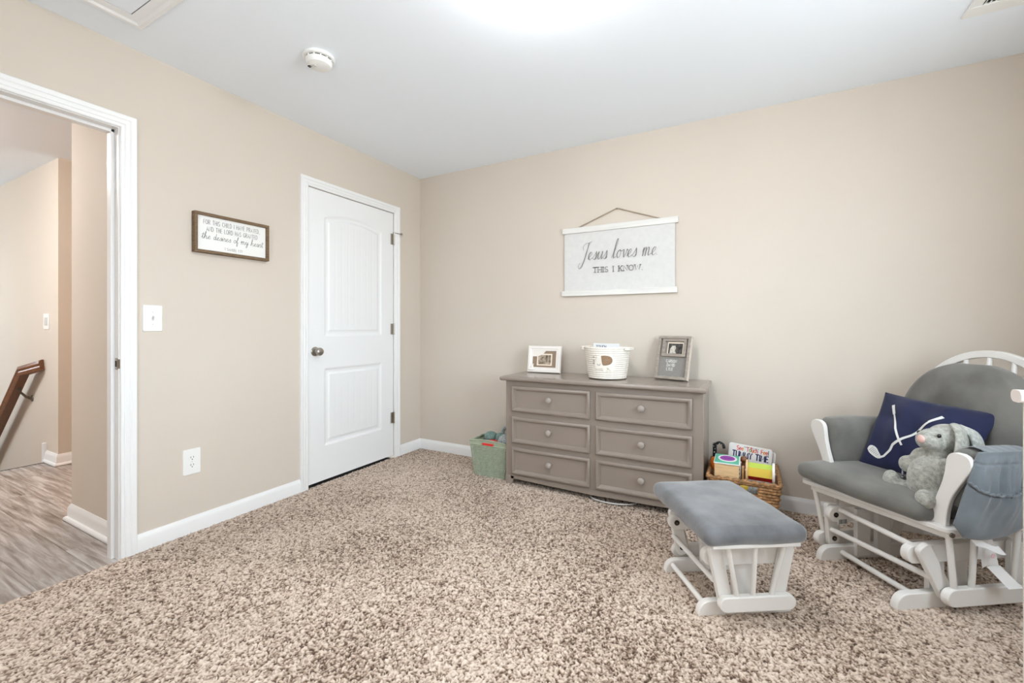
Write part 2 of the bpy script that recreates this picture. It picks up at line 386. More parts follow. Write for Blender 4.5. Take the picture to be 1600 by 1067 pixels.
def write(text, table, x0, x1, y, h, place, wid, track=.18, center=True, **k):
    """scaled so that the line fills x0..x1; place maps (x, y) metres on the surface to 3-D"""
    thin = k.pop('thin', 1.); xs = k.pop('sx', None)
    st, w = layout(text, table, track, **k)
    sx = (x1-x0)/w
    st = [[(x0+q[0]*sx, y+q[1]*h) for q in s_] for s_ in st]
    return strokes_mesh(st, lambda p: place(p[0], p[1]), wid, thin)

def letter(parent, m, text, table, x0, x1, y, h, place, wid, track=.18, fin=None, **k):
    """one 'lettering' part for each word of the line"""
    thin = k.pop('thin', 1.); w = layout(text, table, track)[1]; sx = (x1-x0)/w; x = 0
    for word in text.split(' '):
        st, ww = layout(word, table, track, **k)
        st = [[(x0+(x+q[0])*sx, y+q[1]*h) for q in s_] for s_ in st]
        o = obj('lettering', strokes_mesh(st, lambda p: place(p[0], p[1]), wid, thin), m, parent, fix=False)
        if fin: fin(o)
        x += ww+track+table[' '][0]+track

# ------------------------------------------------------------------ the room shell
XR, YF, H = 3.95, -3.30, 2.44
T = .115
OP0, OP1, OPZ = -2.90, -2.142, 2.040        # open doorway in the left wall
CL0, CL1, CLZ = -1.146, -.332, 2.052        # closet doorway
mb = MB()
for y0, y1, z0, z1 in ((YF, OP0, -.02, H), (OP0, OP1, OPZ, H), (OP1, CL0, -.02, H), (CL0, CL1, CLZ, H), (CL1, 0, -.02, H)):
    mb.box(-T, 0, y0, y1, z0, z1)
struct('wall_left', mb, 'wall')
struct('wall_back', MB().box(-.79, XR+.15, 0, .12, -.02, H), 'wall')
WY0, WY1, WZ0, WZ1 = -2.85, -1.30, .62, 2.12   # window in the right wall, beside the chair
mb = MB()
for y0, y1, z0, z1 in ((YF, WY0, -.02, H), (WY1, 0, -.02, H), (WY0, WY1, -.02, WZ0), (WY0, WY1, WZ1, H)):
    mb.box(XR, XR+.14, y0, y1, z0, z1)
struct('wall_right', mb, 'wall')
FX0, FX1 = 1.15, 1.55                           # unseen window behind the camera, added to fill the left side with light
SX0, SX1 = -4.45, -3.80                         # stairwell window
mb = MB()
for x0, x1, z0, z1 in ((-5.1, SX0, -.02, H), (SX1, FX0, -.02, H), (FX1, XR+.14, -.02, H), (FX0, FX1, -.02, WZ0), (FX0, FX1, WZ1, H), (SX0, SX1, -.02, WZ0), (SX0, SX1, WZ1, H)):
    mb.box(x0, x1, YF-.14, YF, z0, z1)
struct('wall_front', mb, 'wall')
struct('ceiling', MB().box(-5.1, XR+.14, YF-.14, 1.2, H, H+.08), 'ceiling')
# hall beyond the open doorway, with its stairwell going down
struct('wall_stairwell', MB().box(-5.2, -2.3, YF-.14, YF, -2.6, -.02).box(-2.40, -2.36, YF, -1.752, -2.6, -.07), 'wall')
struct('floor_stairwell', MB().box(-5.2, -2.36, YF-.14, -1.64, -2.7, -2.6), 'plank')
struct('wall_hall_near', MB().box(-.79, -T, -2.08, -1.97, -.02, H).box(-.79, -.68, -1.97, 1.2, -.02, H), 'wall')
struct('wall_hall_far', MB().box(-5.1, -2.2, -1.752, -1.64, -2.6, H).box(-2.31, -2.2, -1.64, 1.2, -.02, H), 'wall')
struct('wall_hall_end', MB().box(-2.31, -.68, 1.1, 1.2, -.02, H).box(-5.2, -5.1, YF-.14, -1.64, -2.6, H), 'wall')

def window(name, along, a0, a1, plane, sgn):
    """double-hung window; along 'y' in the right wall, 'x' in the front wall"""
    def bx(m, p0, p1, d0, d1, z0, z1):
        lo, hi = sorted((plane+sgn*d0, plane+sgn*d1))
        return m.box(lo, hi, p0, p1, z0, z1) if along == 'y' else m.box(p0, p1, lo, hi, z0, z1)
    f = MB()
    for p0, p1, z0, z1 in ((a0, a0+.03, WZ0, WZ1), (a1-.03, a1, WZ0, WZ1), (a0, a1, WZ0, WZ0+.03), (a0, a1, WZ1-.03, WZ1)): bx(f, p0, p1, .05, .14, z0, z1)
    w = struct(name, f, 'trim')
    zm = (WZ0+WZ1)/2
    for z0, z1, d in ((WZ0+.03, zm+.02, .07), (zm-.02, WZ1-.03, .10)):
        s_ = MB()
        for p0, p1, q0, q1 in ((a0+.03, a0+.07, z0, z1), (a1-.07, a1-.03, z0, z1), (a0+.07, a1-.07, z0, z0+.04), (a0+.07, a1-.07, z1-.04, z1)): bx(s_, p0, p1, d, d+.03, q0, q1)
        so = obj('window_sash', s_, 'trim', w, .003)
        obj('window_pane', bx(MB(), a0+.07, a1-.07, d+.012, d+.018, z0+.04, z1-.04), M['pane'], so)
    c = MB()
    for p0, p1, z0, z1 in ((a0-.06, a0, WZ0-.06, WZ1+.06), (a1, a1+.06, WZ0-.06, WZ1+.06), (a0, a1, WZ1, WZ1+.06), (a0, a1, WZ0-.06, WZ0)): bx(c, p0, p1, -.016, 0, z0, z1)
    obj('window_casing', c, 'trim', w, .003)
    obj('window_sill', bx(MB(), a0-.07, a1+.07, -.045, .05, WZ0-.005, WZ0+.018), 'trim', w, .004)
    pl = bpy.data.lights.new('sky portal', 'AREA'); pl.shape = 'RECTANGLE'; pl.cycles.is_portal = True
    po = bpy.data.objects.new('sky_portal', pl); COL.objects.link(po)
    pl.size = a1-a0; pl.size_y = WZ1-WZ0
    mid = (a0+a1)/2
    if along == 'y': po.location = (plane+sgn*.15, mid, zm); po.rotation_euler = (PI/2, 0, PI/2)
    else: po.location = (mid, plane+sgn*.15, zm); po.rotation_euler = (PI/2, 0, 0)
    return w
window('window_1', 'y', WY0, WY1, XR, 1)
window('window_fill', 'x', FX0, FX1, YF, -1)
window('window_3', 'x', SX0, SX1, YF, -1)

# carpet: a field of uneven tufts
def carpet():
    rng = np.random.default_rng(3)
    st = .0047; nx, ny = int(XR/st), int(-YF/st)
    x = np.linspace(0, XR, nx+1); y = np.linspace(YF, 0, ny+1)
    X, Y = np.meshgrid(x, y)
    def blur(a, k):
        for _ in range(k):
            a = (a+np.roll(a, 1, 0)+np.roll(a, -1, 0)+np.roll(a, 1, 1)+np.roll(a, -1, 1))/5
        return a
    n1 = rng.standard_normal(X.shape); n2 = blur(rng.standard_normal(X.shape), 1); n2 /= n2.std()
    n3 = blur(rng.standard_normal((X.shape[0]//24+2, X.shape[1]//24+2)), 2); n3 /= n3.std()
    n3 = np.kron(n3, np.ones((24, 24)))[:X.shape[0], :X.shape[1]]; n3 = blur(n3, 40)
    hgt = .85*n1+.30*n2
    Z = .001+.0030*hgt+.0012*n3
    Z = np.clip(Z, -.008, .011)
    fall = np.clip(X/.03, 0, 1)
    door = (Y > OP0) & (Y < OP1)
    Z = np.where(door, Z*fall-.006*(1-fall)**2, Z)
    jx = rng.uniform(-.4, .4, X.shape)*st; jy = rng.uniform(-.4, .4, X.shape)*st
    jx[:, 0] = jx[:, -1] = 0; jy[0] = jy[-1] = 0
    jx[:, 0] = np.where(door[:, 0], rng.uniform(-.008, .006, X.shape[0]), 0)
    V = np.stack([X+jx, Y+jy, Z], -1).reshape(-1, 3).astype(np.float32)
    yarn = .56+.20*n1+.12*n2+.10*rng.standard_normal(X.shape)+.035*n3  # random yarn speckle, plus shade painted into the valleys between tufts
    idx = np.arange((nx+1)*(ny+1)).reshape(ny+1, nx+1)
    F = np.stack([idx[:-1, :-1], idx[:-1, 1:], idx[1:, 1:], idx[1:, :-1]], -1).reshape(-1, 4)
    me = bpy.data.meshes.new('floor'); nv, nf = len(V), len(F)
    me.vertices.add(nv); me.vertices.foreach_set('co', V.ravel())
    me.loops.add(nf*4); me.loops.foreach_set('vertex_index', F.ravel().astype(np.int32))
    me.polygons.add(nf); me.polygons.foreach_set('loop_start', np.arange(0, nf*4, 4, dtype=np.int32))
    me.update(calc_edges=True)
    me.polygons.foreach_set('use_smooth', np.ones(nf, dtype=bool))
    a = me.attributes.new('yarn', 'FLOAT', 'POINT'); a.data.foreach_set('value', np.clip(yarn, 0, 1).ravel().astype(np.float32))
    me.materials.append(M['carpet'])
    o = bpy.data.objects.new('floor', me); COL.objects.link(o); o['kind'] = 'structure'
    return o
carpet()

# vinyl planks of the hall
sub = struct('floor_hall', MB().box(-2.4, 0., YF, -1.752, -.06, -.0105).box(-2.2, -.68, -1.752, 1.2, -.06, -.0105), 'dark')
plank_cache = {}
def plank(x0, x1, y0, y1):
    L, w = round(x1-x0, 3), round(y1-y0, 3)
    if (L, w) not in plank_cache:
        o = obj('plank', MB().box(-L/2+.0006, L/2-.0006, -w/2+.0006, w/2-.0006, -.006, 0), M['plank'], sub)
        plank_cache[(L, w)] = o
    else:
        o = plank_cache[(L, w)].copy(); COL.objects.link(o); o.parent = sub
    o.location = ((x0+x1)/2, (y0+y1)/2, -.0045)
PW, PL = .178, 1.22
k = 0
yy = -3.30
while yy < 1.0:
    y0, y1 = yy, min(yy+PW, 1.1)
    xa, xb = (-2.4, .006) if y1 < -2.0 else ((-2.4, -.68) if y0 < -1.752 else (-2.2, -.68))
    off = (k*.47) % PL; xs = [xa]; q = xa-off
    while q < xb-.05:
        q += PL
        if q > xa+.05 and q < xb-.05: xs.append(round(q, 3))
    xs.append(xb)
    for a, b in zip(xs, xs[1:]): plank(a, b, y0, y1)
    yy += PW; k += 1
# steps going down beyond the hall floor
for i in range(4):
    o = struct('trim_1' if i == 0 else 'stair_tread', MB().box(-2.4-.26*(i+1), -2.4-.26*i+.02, YF, -1.752, -.19*(i+1)-.04, -.19*(i+1)), 'rail_wood')
    o['kind'] = 'structure'
    o2 = struct('stair_riser', MB().box(-2.4-.26*i-.015, -2.4-.26*i, YF, -1.752, -.19*(i+1), -.19*i-.012), 'trim'); o2['kind'] = 'structure'

# baseboards: profile run along a line
BP = [(0, 0), (.014, 0), (.014, .060), (.011, .072), (.006, .080), (.004, .087), (0, .087)]
def baseboard(name, p, q, nrm, shoe=False, m0=0, m1=0):
    mbd = MB(); P, Q, Nn = Vector(p), Vector(q), Vector(nrm); d = (Q-P).normalized()
    def run(prof):
        mbd.prism(prof, lambda a: tuple(P+Nn*a[0]+Vector((0, 0, a[1]))-d*a[0]*m0), lambda a: tuple(Q+Nn*a[0]+Vector((0, 0, a[1]))+d*a[0]*m1))
    run(BP)
    if shoe: run([(.014, 0), (.030, 0), (.029, .009), (.024, .016), (.014, .018)])
    return struct(name, mbd, 'trim', smooth=25)
baseboard('baseboard_left', (0, OP1+.062, 0), (0, CL0-.056, 0), (1, 0, 0))
baseboard('baseboard_left_corner', (0, CL1+.066, 0), (0, 0, 0), (1, 0, 0), m1=-1)
baseboard('baseboard_back', (0, 0, 0), (XR, 0, 0), (0, -1, 0), m0=-1)
baseboard('baseboard_right', (XR, YF, 0), (XR, 0, 0), (-1, 0, 0), m1=-1)
baseboard('baseboard_front', (0, YF, 0), (XR, YF, 0), (0, 1, 0))
baseboard('baseboard_hall_near', (-T, -2.08, 0), (-.79, -2.08, 0), (0, -1, 0), True, m1=1)
baseboard('baseboard_hall_side', (-.79, -2.08, 0), (-.79, 1.1, 0), (-1, 0, 0), True, m0=1)
baseboard('baseboard_hall_far', (-2.2, 1.1, 0), (-2.2, -1.752, 0), (1, 0, 0), True, m1=1)
baseboard('baseboard_hall_stub', (-2.2, -1.752, 0), (-2.44, -1.752, 0), (0, -1, 0), True, m0=1)
struct('trim_2', MB().box(-2.475, -2.44, -1.775, -1.752, -.2, .145), 'trim', bevel=.002)
struct('trim_3', MB().box(-2.412, -2.40, YF, -1.752, -.05, -.003), 'dark')

# door casings with ribbed colonial profile
CP = [(.0, 0), (.0, .009), (.004, .012), (.012, .013), (.016, .010), (.020, .013), (.030, .015), (.036, .013), (.040, .016), (.050, .018), (.057, .018), (.060, .014), (.060, 0)]
def casing(name, y0, y1, zt, sgn=1, x=0., w=1.):
    mb_ = MB(); rings = []
    for path in range(4):
        r = []
        for d, p in CP:
            d *= w
            yv = y0-d if path < 2 else y1+d
            zv = 0. if path in (0, 3) else zt+d
            r.append((x+sgn*p, yv, zv))
        rings.append(r)
    mb_.rings(rings)
    return struct(name, mb_, 'trim', smooth=25)
casing('trim_4', OP0, OP1, OPZ, w=1.03)
casing('trim_5', CL0, CL1, CLZ, w=1.0)
casing('trim_6', OP0, OP1, OPZ, sgn=-1, x=-T)
# jamb and stop of the open doorway
jm = MB().box(-T, 0, OP1-.004, OP1+.012, -.01, OPZ+.01).box(-T, 0, OP0-.012, OP0+.004, -.01, OPZ+.01).box(-T, 0, OP0, OP1, OPZ-.004, OPZ+.014)
jm.box(-.088, -.045, OP1-.017, OP1-.003, -.01, OPZ-.003).box(-.088, -.045, OP0+.003, OP0+.017, -.01, OPZ-.003).box(-.088, -.045, OP0+.003, OP1-.003, OPZ-.017, OPZ-.003)
jamb = struct('trim_7', jm, 'trim', bevel=.0015)
st = thing('strike_plate', 'small nickel strike plate on the white jamb of the open doorway', 'latch plate', (-.022, OP1-.004, .922))
obj('plate', MB().box(-.014, .014, -.0015, .0005, -.028, .028), 'nickel', st, .001)
obj('lip', MB().prism([(.012, -.002), (.020, -.001), (.026, .004), (.025, .006), (.018, .002), (.012, .0005)], lambda p: (p[0], p[1], -.022), lambda p: (p[0], p[1], .022)), 'nickel', st)
obj('latch_hole', MB().box(-.010, .006, -.0022, .0, -.014, .014), 'dark', st)

# closet door: moulded two-panel arch-top, built as a relief
def panel_sd(y, z):
    yc = (CL0+CL1)/2; hw = .272
    def box_sd(z0, z1, arch):
        top = z1+(arch*(1-((y-yc)/hw)**2) if arch else 0)
        return np.maximum(np.abs(y-yc)-hw, np.maximum(z0-z, z-top))
    return np.minimum(box_sd(1.030, 1.868, .046), box_sd(.262, .806, 0))
def door_relief():
    dy0, dy1, dz0, dz1 = CL0+.004, CL1-.004, .022, CLZ-.004
    ny, nz = 200, 470
    yv = np.linspace(dy0, dy1, ny+1); zv = np.linspace(dz0, dz1, nz+1)
    Yg, Zg = np.meshgrid(yv, zv); sd = -panel_sd(Yg, Zg)
    d = np.interp(sd, [0, .006, .014, .022, .034, .046, 1], [0, -.003, -.0075, -.0085, -.0085, -.0028, -.0028])
    yc = (CL0+CL1)/2; g = np.abs(((Yg-yc+.029) % .058)-.029)
    d = d-np.where(sd > .05, np.clip(1-g/.004, 0, 1)*.0022, 0)
    x0 = -.004
    vs = np.stack([x0+d, Yg, Zg], -1).reshape(-1, 3)
    m_ = MB(); m_.v = [tuple(v) for v in vs.tolist()]
    n = ny+1
    m_.f = [(j*n+i, j*n+i+1, (j+1)*n+i+1, (j+1)*n+i) for j in range(nz) for i in range(ny)]
    m_.box(x0-.035, x0-.0125, dy0, dy1, dz0, dz1)
    for a, b, c, e in ((dy0, dy0+.0005, dz0, dz1), (dy1-.0005, dy1, dz0, dz1), (dy0, dy1, dz0, dz0+.0005), (dy0, dy1, dz1-.0005, dz1)): m_.box(x0-.0130, x0-.0001, a, b, c, e)
    return m_
door = struct('door_1', door_relief(), 'door', smooth=180, fix=False)
struct('trim_8', MB().box(-T, -.045, CL0, CL0+.012, 0, CLZ).box(-T, -.045, CL1-.012, CL1, 0, CLZ).box(-T, -.045, CL0, CL1, CLZ-.012, CLZ), 'trim')
struct('floor_closet', MB().box(-.68, 0, -1.97, 0, -.05, -.012), 'dark')  # closet floor coloured dark to stand in for the shade under the door
kn = obj('door_knob', MB().lathe([(.0, .0), (.031, .0), (.032, .004), (.028, .009), (.014, .012), (.011, .020), (.012, .030), (.021, .036), (.0275, .046), (.028, .054), (.024, .062), (.012, .067), (.001, .068)], (-.004, -1.088, .928), 32, 'x'), 'nickel', door)
for i, z in enumerate((1.832, 1.080, .337)):
    hb = MB().tube([(.004, CL1-.003, z-.047), (.004, CL1-.003, z+.047)], .0062, 12).box(-.004, -.002, CL1-.035, CL1-.004, z-.045, z+.045)
    for q in (-.047, -.016, .016, .047): hb.tube([(.004, CL1-.003, z+q-.001), (.004, CL1-.003, z+q+.001)], .0072, 12)
    hg = obj('hinge', hb, 'nickel', door)
hs = MB().tube([(.004, CL1-.003, 1.882), (.004, CL1-.003, 1.890)], .009, 12).tube([(.004, CL1-.003, 1.886), (.020, CL1+.015, 1.886), (.030, CL1+.052, 1.884)], [.004, .0035, .003], 8).tube([(.030, CL1+.05, 1.884), (.032, CL1+.064, 1.884)], .009, 12)
obj('hinge_stop', hs, 'nickel', door)

# ------------------------------------------------------------------ ceiling fittings
def ceiling_lamp(loc, label, bulb, r=.15):
    t = thing('ceiling_light', label, 'ceiling light', loc)
    obj('base_ring', MB().lathe([(0, 0), (r+.012, 0), (r+.014, -.010), (r+.006, -.024), (0, -.024)], (0, 0, 0), 40), 'nickel', t)
    prof = [(r*math.cos(a), -.024-.075*math.sin(a)) for a in [PI/2*i/10 for i in range(10)]]+[(.002, -.099)]
    obj('glass_shade', MB().lathe(prof, (0, 0, 0), 40), bulb, t)
    obj('finial', MB().lathe([(.001, -.120), (.007, -.116), (.009, -.108), (.005, -.100), (.001, -.097)], (0, 0, 0), 14), 'nickel', t)
    return t
ceiling_lamp((1.955, -1.66, H), 'lit flush dome lamp on the bedroom ceiling, just above the view', 'bulb')
ceiling_lamp((-1.75, -2.95, H), 'lit flush dome lamp on the ceiling of the hall by the stairs', 'bulb_hall')
ceiling_lamp((-1.5, .25, H), 'warm lit dome lamp at the far end of the corridor', 'bulb_warm', .12)

sm = thing('smoke_detector', 'round white smoke detector on the ceiling above the left wall', 'smoke detector', (.735, -1.622, H))
obj('base_plate', MB().lathe([(0, 0), (.072, 0), (.074, -.004), (.074, -.012), (.070, -.015), (0, -.015)], (0, 0, 0), 48), 'plastic', sm)
obj('cover', MB().lathe([(0, -.020), (.060, -.020), (.062, -.024), (.060, -.036), (.054, -.045), (.040, -.050), (0, -.051)], (0, 0, 0), 48), 'plastic', sm)
obj('vent_gap', MB().lathe([(0, -.0148), (.057, -.0148), (.057, -.0205), (0, -.0205)], (0, 0, 0), 40), 'dark', sm)
for a in range(0, 360, 30):
    c, s_ = math.cos(math.radians(a)), math.sin(math.radians(a))
    obj('spacer', MB().tube([(.0595*c, .0595*s_, -.014), (.0595*c, .0595*s_, -.021)], .0035, 8), 'plastic', sm)
obj('test_button', MB().box(-.014, .014, -.008, .008, -.0535, -.0505), 'plastic_dim', sm, .002).location = (-.012, -.018, 0)
obj('sounder_slots', MB().box(-.045, -.025, -.030, -.026, -.0508, -.045).box(-.045, -.025, -.022, -.018, -.0508, -.045), 'dark', sm)

ht = thing('attic_hatch', 'white framed attic hatch in the ceiling at the top left', 'ceiling hatch', (0, 0, 0))
hx0, hx1, hy0, hy1 = .225, .99, -2.75, -2.142
HP = [(0, 0), (0, -.012), (.006, -.018), (.02, -.017), (.030, -.010), (.046, -.008), (.060, -.005), (.060, 0)]
rg = []
for cx, cy, sx, sy in ((hx0, hy0, 1, 1), (hx1, hy0, -1, 1), (hx1, hy1, -1, -1), (hx0, hy1, 1, -1), (hx0, hy0, 1, 1)):
    rg.append([(cx+sx*a, cy+sy*a, H+b) for a, b in HP])
obj('frame', MB().rings(rg, True, False), 'trim', ht, smooth=25)
obj('panel', MB().box(hx0+.063, hx1-.063, hy0+.063, hy1-.063, H-.004, H+.0), 'ceiling', ht)
gp = MB()
gx0, gx1, gy0, gy1 = hx0+.060, hx1-.060, hy0+.060, hy1-.060
for a in ((gx0, gx1, gy1-.004, gy1), (gx0, gx1, gy0, gy0+.004), (gx0, gx0+.004, gy0, gy1), (gx1-.004, gx1, gy0, gy1)): gp.box(*a, H-.0025, H-.0005)
obj('shadow_gap', gp, 'dark', ht)

vt = thing('ceiling_vent', 'white slatted air vent in the ceiling at the top right', 'air vent', (3.425, -.474, H))
vw, vd = .36, .26
f = MB()
for a in ((0, vw, -.075, 0), (0, vw, -vd, -vd+.04), (0, .042, -vd+.04, -.075), (vw-.042, vw, -vd+.04, -.075)): f.box(*a, -.009, 0)
obj('frame', f, 'plastic', vt, .003)
obj('duct', MB().box(.03, vw-.03, -vd+.025, -.025, -.001, .0005), 'dark', vt)
sl = None
for i in range(18):
    x = .045+i*.0155
    if sl is None: sl = obj('slat', MB().prism([(0, -.008), (.0015, -.008), (.0095, -.001), (.008, -.001)], lambda p: (p[0], -vd+.03, p[1]), lambda p: (p[0], -.07, p[1])), 'plastic', vt); o = sl
    else: o = sl.copy(); COL.objects.link(o)
    o.location = (x, 0, 0)

# ------------------------------------------------------------------ wall fittings
def wall_plate(name, label, cat, loc, rz, w, h):
    t = thing(name, label, cat, loc, rz)     # local +x points out of the wall, y along it
    obj('plate', MB().prism(rrect(w, h, .006, 4), lambda p: (0, p[0], p[1]), lambda p: (.0055, p[0]*.965, p[1]*.98)), 'plastic', t, .0012)
    return t
def switch(t, toggle=1):
    obj('toggle_slot', MB().box(.005, .0062, -.005, .005, -.012, .012), 'plastic_dim', t)
    obj('toggle', MB().prism([(-.004, -.006), (.004, -.006), (.003, .004), (-.003, .004)], lambda p: (.005, p[0], p[1]), lambda p: (.017, p[0]*.7, p[1]+.008*toggle)), 'plastic_dim', t, .001)
    for z in (-.030, .030): obj('screw', MB().lathe([(0, .005), (.003, .005), (.0027, .0066), (0, .0066)], (0, 0, z), 12, 'x'), 'plastic_dim', t)
sw = wall_plate('light_switch', 'white toggle light switch on the beige wall beside the open doorway', 'light switch', (0, -2.014, 1.140), 0, .082, .131)
switch(sw)
sw2 = wall_plate('light_switch', 'small white light switch on the bright hall wall above the handrail', 'light switch', (-2.445, -1.752, 1.142), -PI/2, .125, .13)
obj('rocker', MB().box(.005, .010, -.035, -.010, -.033, .033).box(.005, .010, .010, .035, -.033, .033), 'plastic_dim', sw2, .002)
ou = wall_plate('wall_outlet', 'white double power outlet low on the beige left wall', 'outlet', (0, -1.841, .379), 0, .084, .136)
for z in (-.020, .020):
    d_ = obj('socket', MB().prism(rrect(.034, .029, .011, 5, (0, z)), lambda p: (.005, p[0], p[1]), lambda p: (.0072, p[0], p[1])), 'plastic', ou, .0008)
    for y in (-.0065, .0065): obj('slot', MB().box(.0068, .0076, y-.0012, y+.0012, z+.000, z+.009), 'dark', d_)
    obj('ground_hole', MB().lathe([(0, .0068), (.0028, .0068), (.0028, .0076), (0, .0076)], (0, 0, z-.007), 10, 'x'), 'dark', d_)
obj('screw', MB().lathe([(0, .005), (.003, .005), (.0027, .0066), (0, .0066)], (0, 0, 0), 12, 'x'), 'plastic_dim', ou)

# framed verse on the left wall (faces +x; its reading direction runs along +y)
sg = thing('framed_sign', 'brown-framed white sign with a hand-lettered verse on the left wall', 'sign', (0, -1.637, 1.608))
W2, H2 = .204, .109
fr = MB()
for a in ((-W2, W2, H2-.016, H2), (-W2, W2, -H2, -H2+.016), (-W2, -W2+.016, -H2+.016, H2-.016), (W2-.016, W2, -H2+.016, H2-.016)): fr.box(0, .032, *a)
obj('frame', fr, 'sign_wood', sg, .0015)
obj('board', MB().box(0, .018, -W2+.012, W2-.012, -H2+.012, H2-.012), 'sign_white', sg)
pl = lambda x, y: (.0188, x, y)
letter(sg, 'ink_dark', 'FOR THIS CHILD I HAVE PRAYED,', G, -.155, .150, .050, .024, pl, .0019, .30)
letter(sg, 'ink_dark', 'AND THE LORD HAS GRANTED', G, -.140, .138, .013, .024, pl, .0019, .30)
letter(sg, 'ink_dark', 'the desires of my heart', CUR, -.165, .172, -.030, .0170, pl, .0018, .0, smooth=True, slant=.12)
letter(sg, 'ink_dark', '1 SAMUEL 1:27', G, -.046, .050, -.079, .014, pl, .0013, .34)

# canvas scroll on the back wall (faces -y)
sc = thing('wall_scroll', 'white canvas scroll lettered in grey, hanging from a cord on the back wall', 'wall hanging', (1.798, 0, 1.578))
obj('canvas', MB().grid(40, 24, lambda u, v: (-.392+.784*u, -.012-.003*math.sin(PI*v)*math.sin(7*u+3*v)*.6, -.245+.50*v)), 'canvas', sc, fix=False)
obj('top_rail', MB().box(-.408, .412, -.022, -.003, .212, .254), 'whitewash', sc, .002)
obj('bottom_rail', MB().box(-.412, .406, -.022, -.003, -.252, -.214), 'whitewash', sc, .002)
obj('cord', MB().tube([(-.285, -.012, .252), (-.01, -.010, .357), (.0, -.010, .360), (.012, -.010, .358), (.300, -.012, .252)], .0040, 8), 'cord', sc)
obj('nail', MB().tube([(.002, 0, .356), (.002, -.022, .358)], .0025, 8), 'steel', sc)
ps = lambda x, y: (x, -.0165, y)
letter(sc, 'ink', 'Jesus loves me.', CUR, -.262, .285, .008, .056, ps, .0066, .06, smooth=True, slant=.28, thin=.36)
letter(sc, 'ink', 'THIS I KNOW.', G, -.168, .180, -.086, .036, ps, .0050, .26, serif=True)

# handrail in the stairwell (runs along x in front of the hall wall)
hr = thing('stair_handrail', 'brown wooden handrail going down the bright stairwell wall', 'handrail', (-2.52, -1.83, .79))
prof = [(-.026, -.030), (.026, -.030), (.030, -.012), (.026, -.004), (.031, .010), (.022, .028), (0, .034), (-.022, .028), (-.031, .010), (-.026, -.004), (-.030, -.012)]
pts = [(.02, .073, -.005), (-.14, -.005, -.055), (-1.75, -.005, -1.34)]
rg = []
for i, p in enumerate(pts):
    if i == 0: t_ = Vector(pts[1])-Vector(p)
    elif i == len(pts)-1: t_ = Vector(p)-Vector(pts[i-1])
    else: t_ = (Vector(pts[i+1])-Vector(p)).normalized()+(Vector(p)-Vector(pts[i-1])).normalized()
    t_.normalize(); sd_ = Vector((t_.y, -t_.x, 0)).normalized(); sd_ = sd_ if sd_.y > 0 or abs(sd_.y) < .3 and sd_.x > 0 else -sd_; nz = sd_.cross(t_); nz = nz if nz.z > 0 else -nz
    rg.append([tuple(Vector(p)+sd_*a*1.15+nz*b*1.35) for a, b in prof])
obj('rail', MB().rings(rg), 'rail_wood', hr, smooth=30)
for bx_, bz in ((-.27, -.185), (-1.5, -1.16)):
    b_ = obj('bracket', MB().lathe([(0, 0), (.028, 0), (.026, -.006), (.012, -.010), (0, -.010)], (bx_+.01, .078, bz-.12), 16, 'y').tube([(bx_+.01, .07, bz-.12), (bx_+.005, .04, bz-.10), (bx_, .01, bz-.06), (bx_, 0, bz-.01)], [.012, .009, .008, .012], 10), 'brass', hr)

# ------------------------------------------------------------------ dresser
dr = thing('dresser', 'taupe grey six-drawer dresser against the back wall', 'dresser', (1.76, -.22, 0))
DX = 1.76; DYc = -.22
def dx(x): return x-DX
def dyy(y): return y-DYc
bd = MB().box(dx(1.125), dx(2.394), dyy(-.412), dyy(-.018), .062, .724)
carc = obj('carcass', bd, 'dresser', dr, .002)
ap = [(1.165, .07), (1.165, .042), (1.20, .046), (1.45, .040), (1.76, .034), (2.07, .040), (2.32, .046), (2.355, .042), (2.355, .07)]
obj('apron', MB().prism([(dx(a), b) for a, b in ap], lambda p: (p[0], dyy(-.416), p[1]), lambda p: (p[0], dyy(-.396), p[1])), 'dresser', dr, .0015)
for sx in (0, 1):
    for fy in (0, 1):
        y0, y1 = ((-.416, -.366), (-.068, -.018))[fy]
        if sx == 0: pf = [(1.125, .065), (1.125, 0), (1.166, 0), (1.186, .046), (1.192, .065)]
        else: pf = [(2.394, .065), (2.394, 0), (2.353, 0), (2.333, .046), (2.327, .065)]
        obj('foot', MB().prism([(dx(a), b) for a, b in pf], lambda p: (p[0], dyy(y0), p[1]), lambda p: (p[0], dyy(y1), p[1])), 'dresser', dr, .0015)
tp = [(.0, .728), (.0, .7275), (.006, .7255), (.013, .7265), (.018, .732), (.020, .740), (.019, .748), (.014, .7535), (.006, .755)]
rg = []
for d_, z in [(-.05, .728)]+tp[1:]+[(-.05, .755)]:
    x0, x1, y0 = 1.113-d_, 2.397+d_*.75, -.430-d_
    rg.append([(dx(x0), dyy(y0), z), (dx(x1), dyy(y0), z), (dx(x1), dyy(-.016), z), (dx(x0), dyy(-.016), z)])
obj('top', MB().rings(rg), 'dresser', dr, smooth=60)
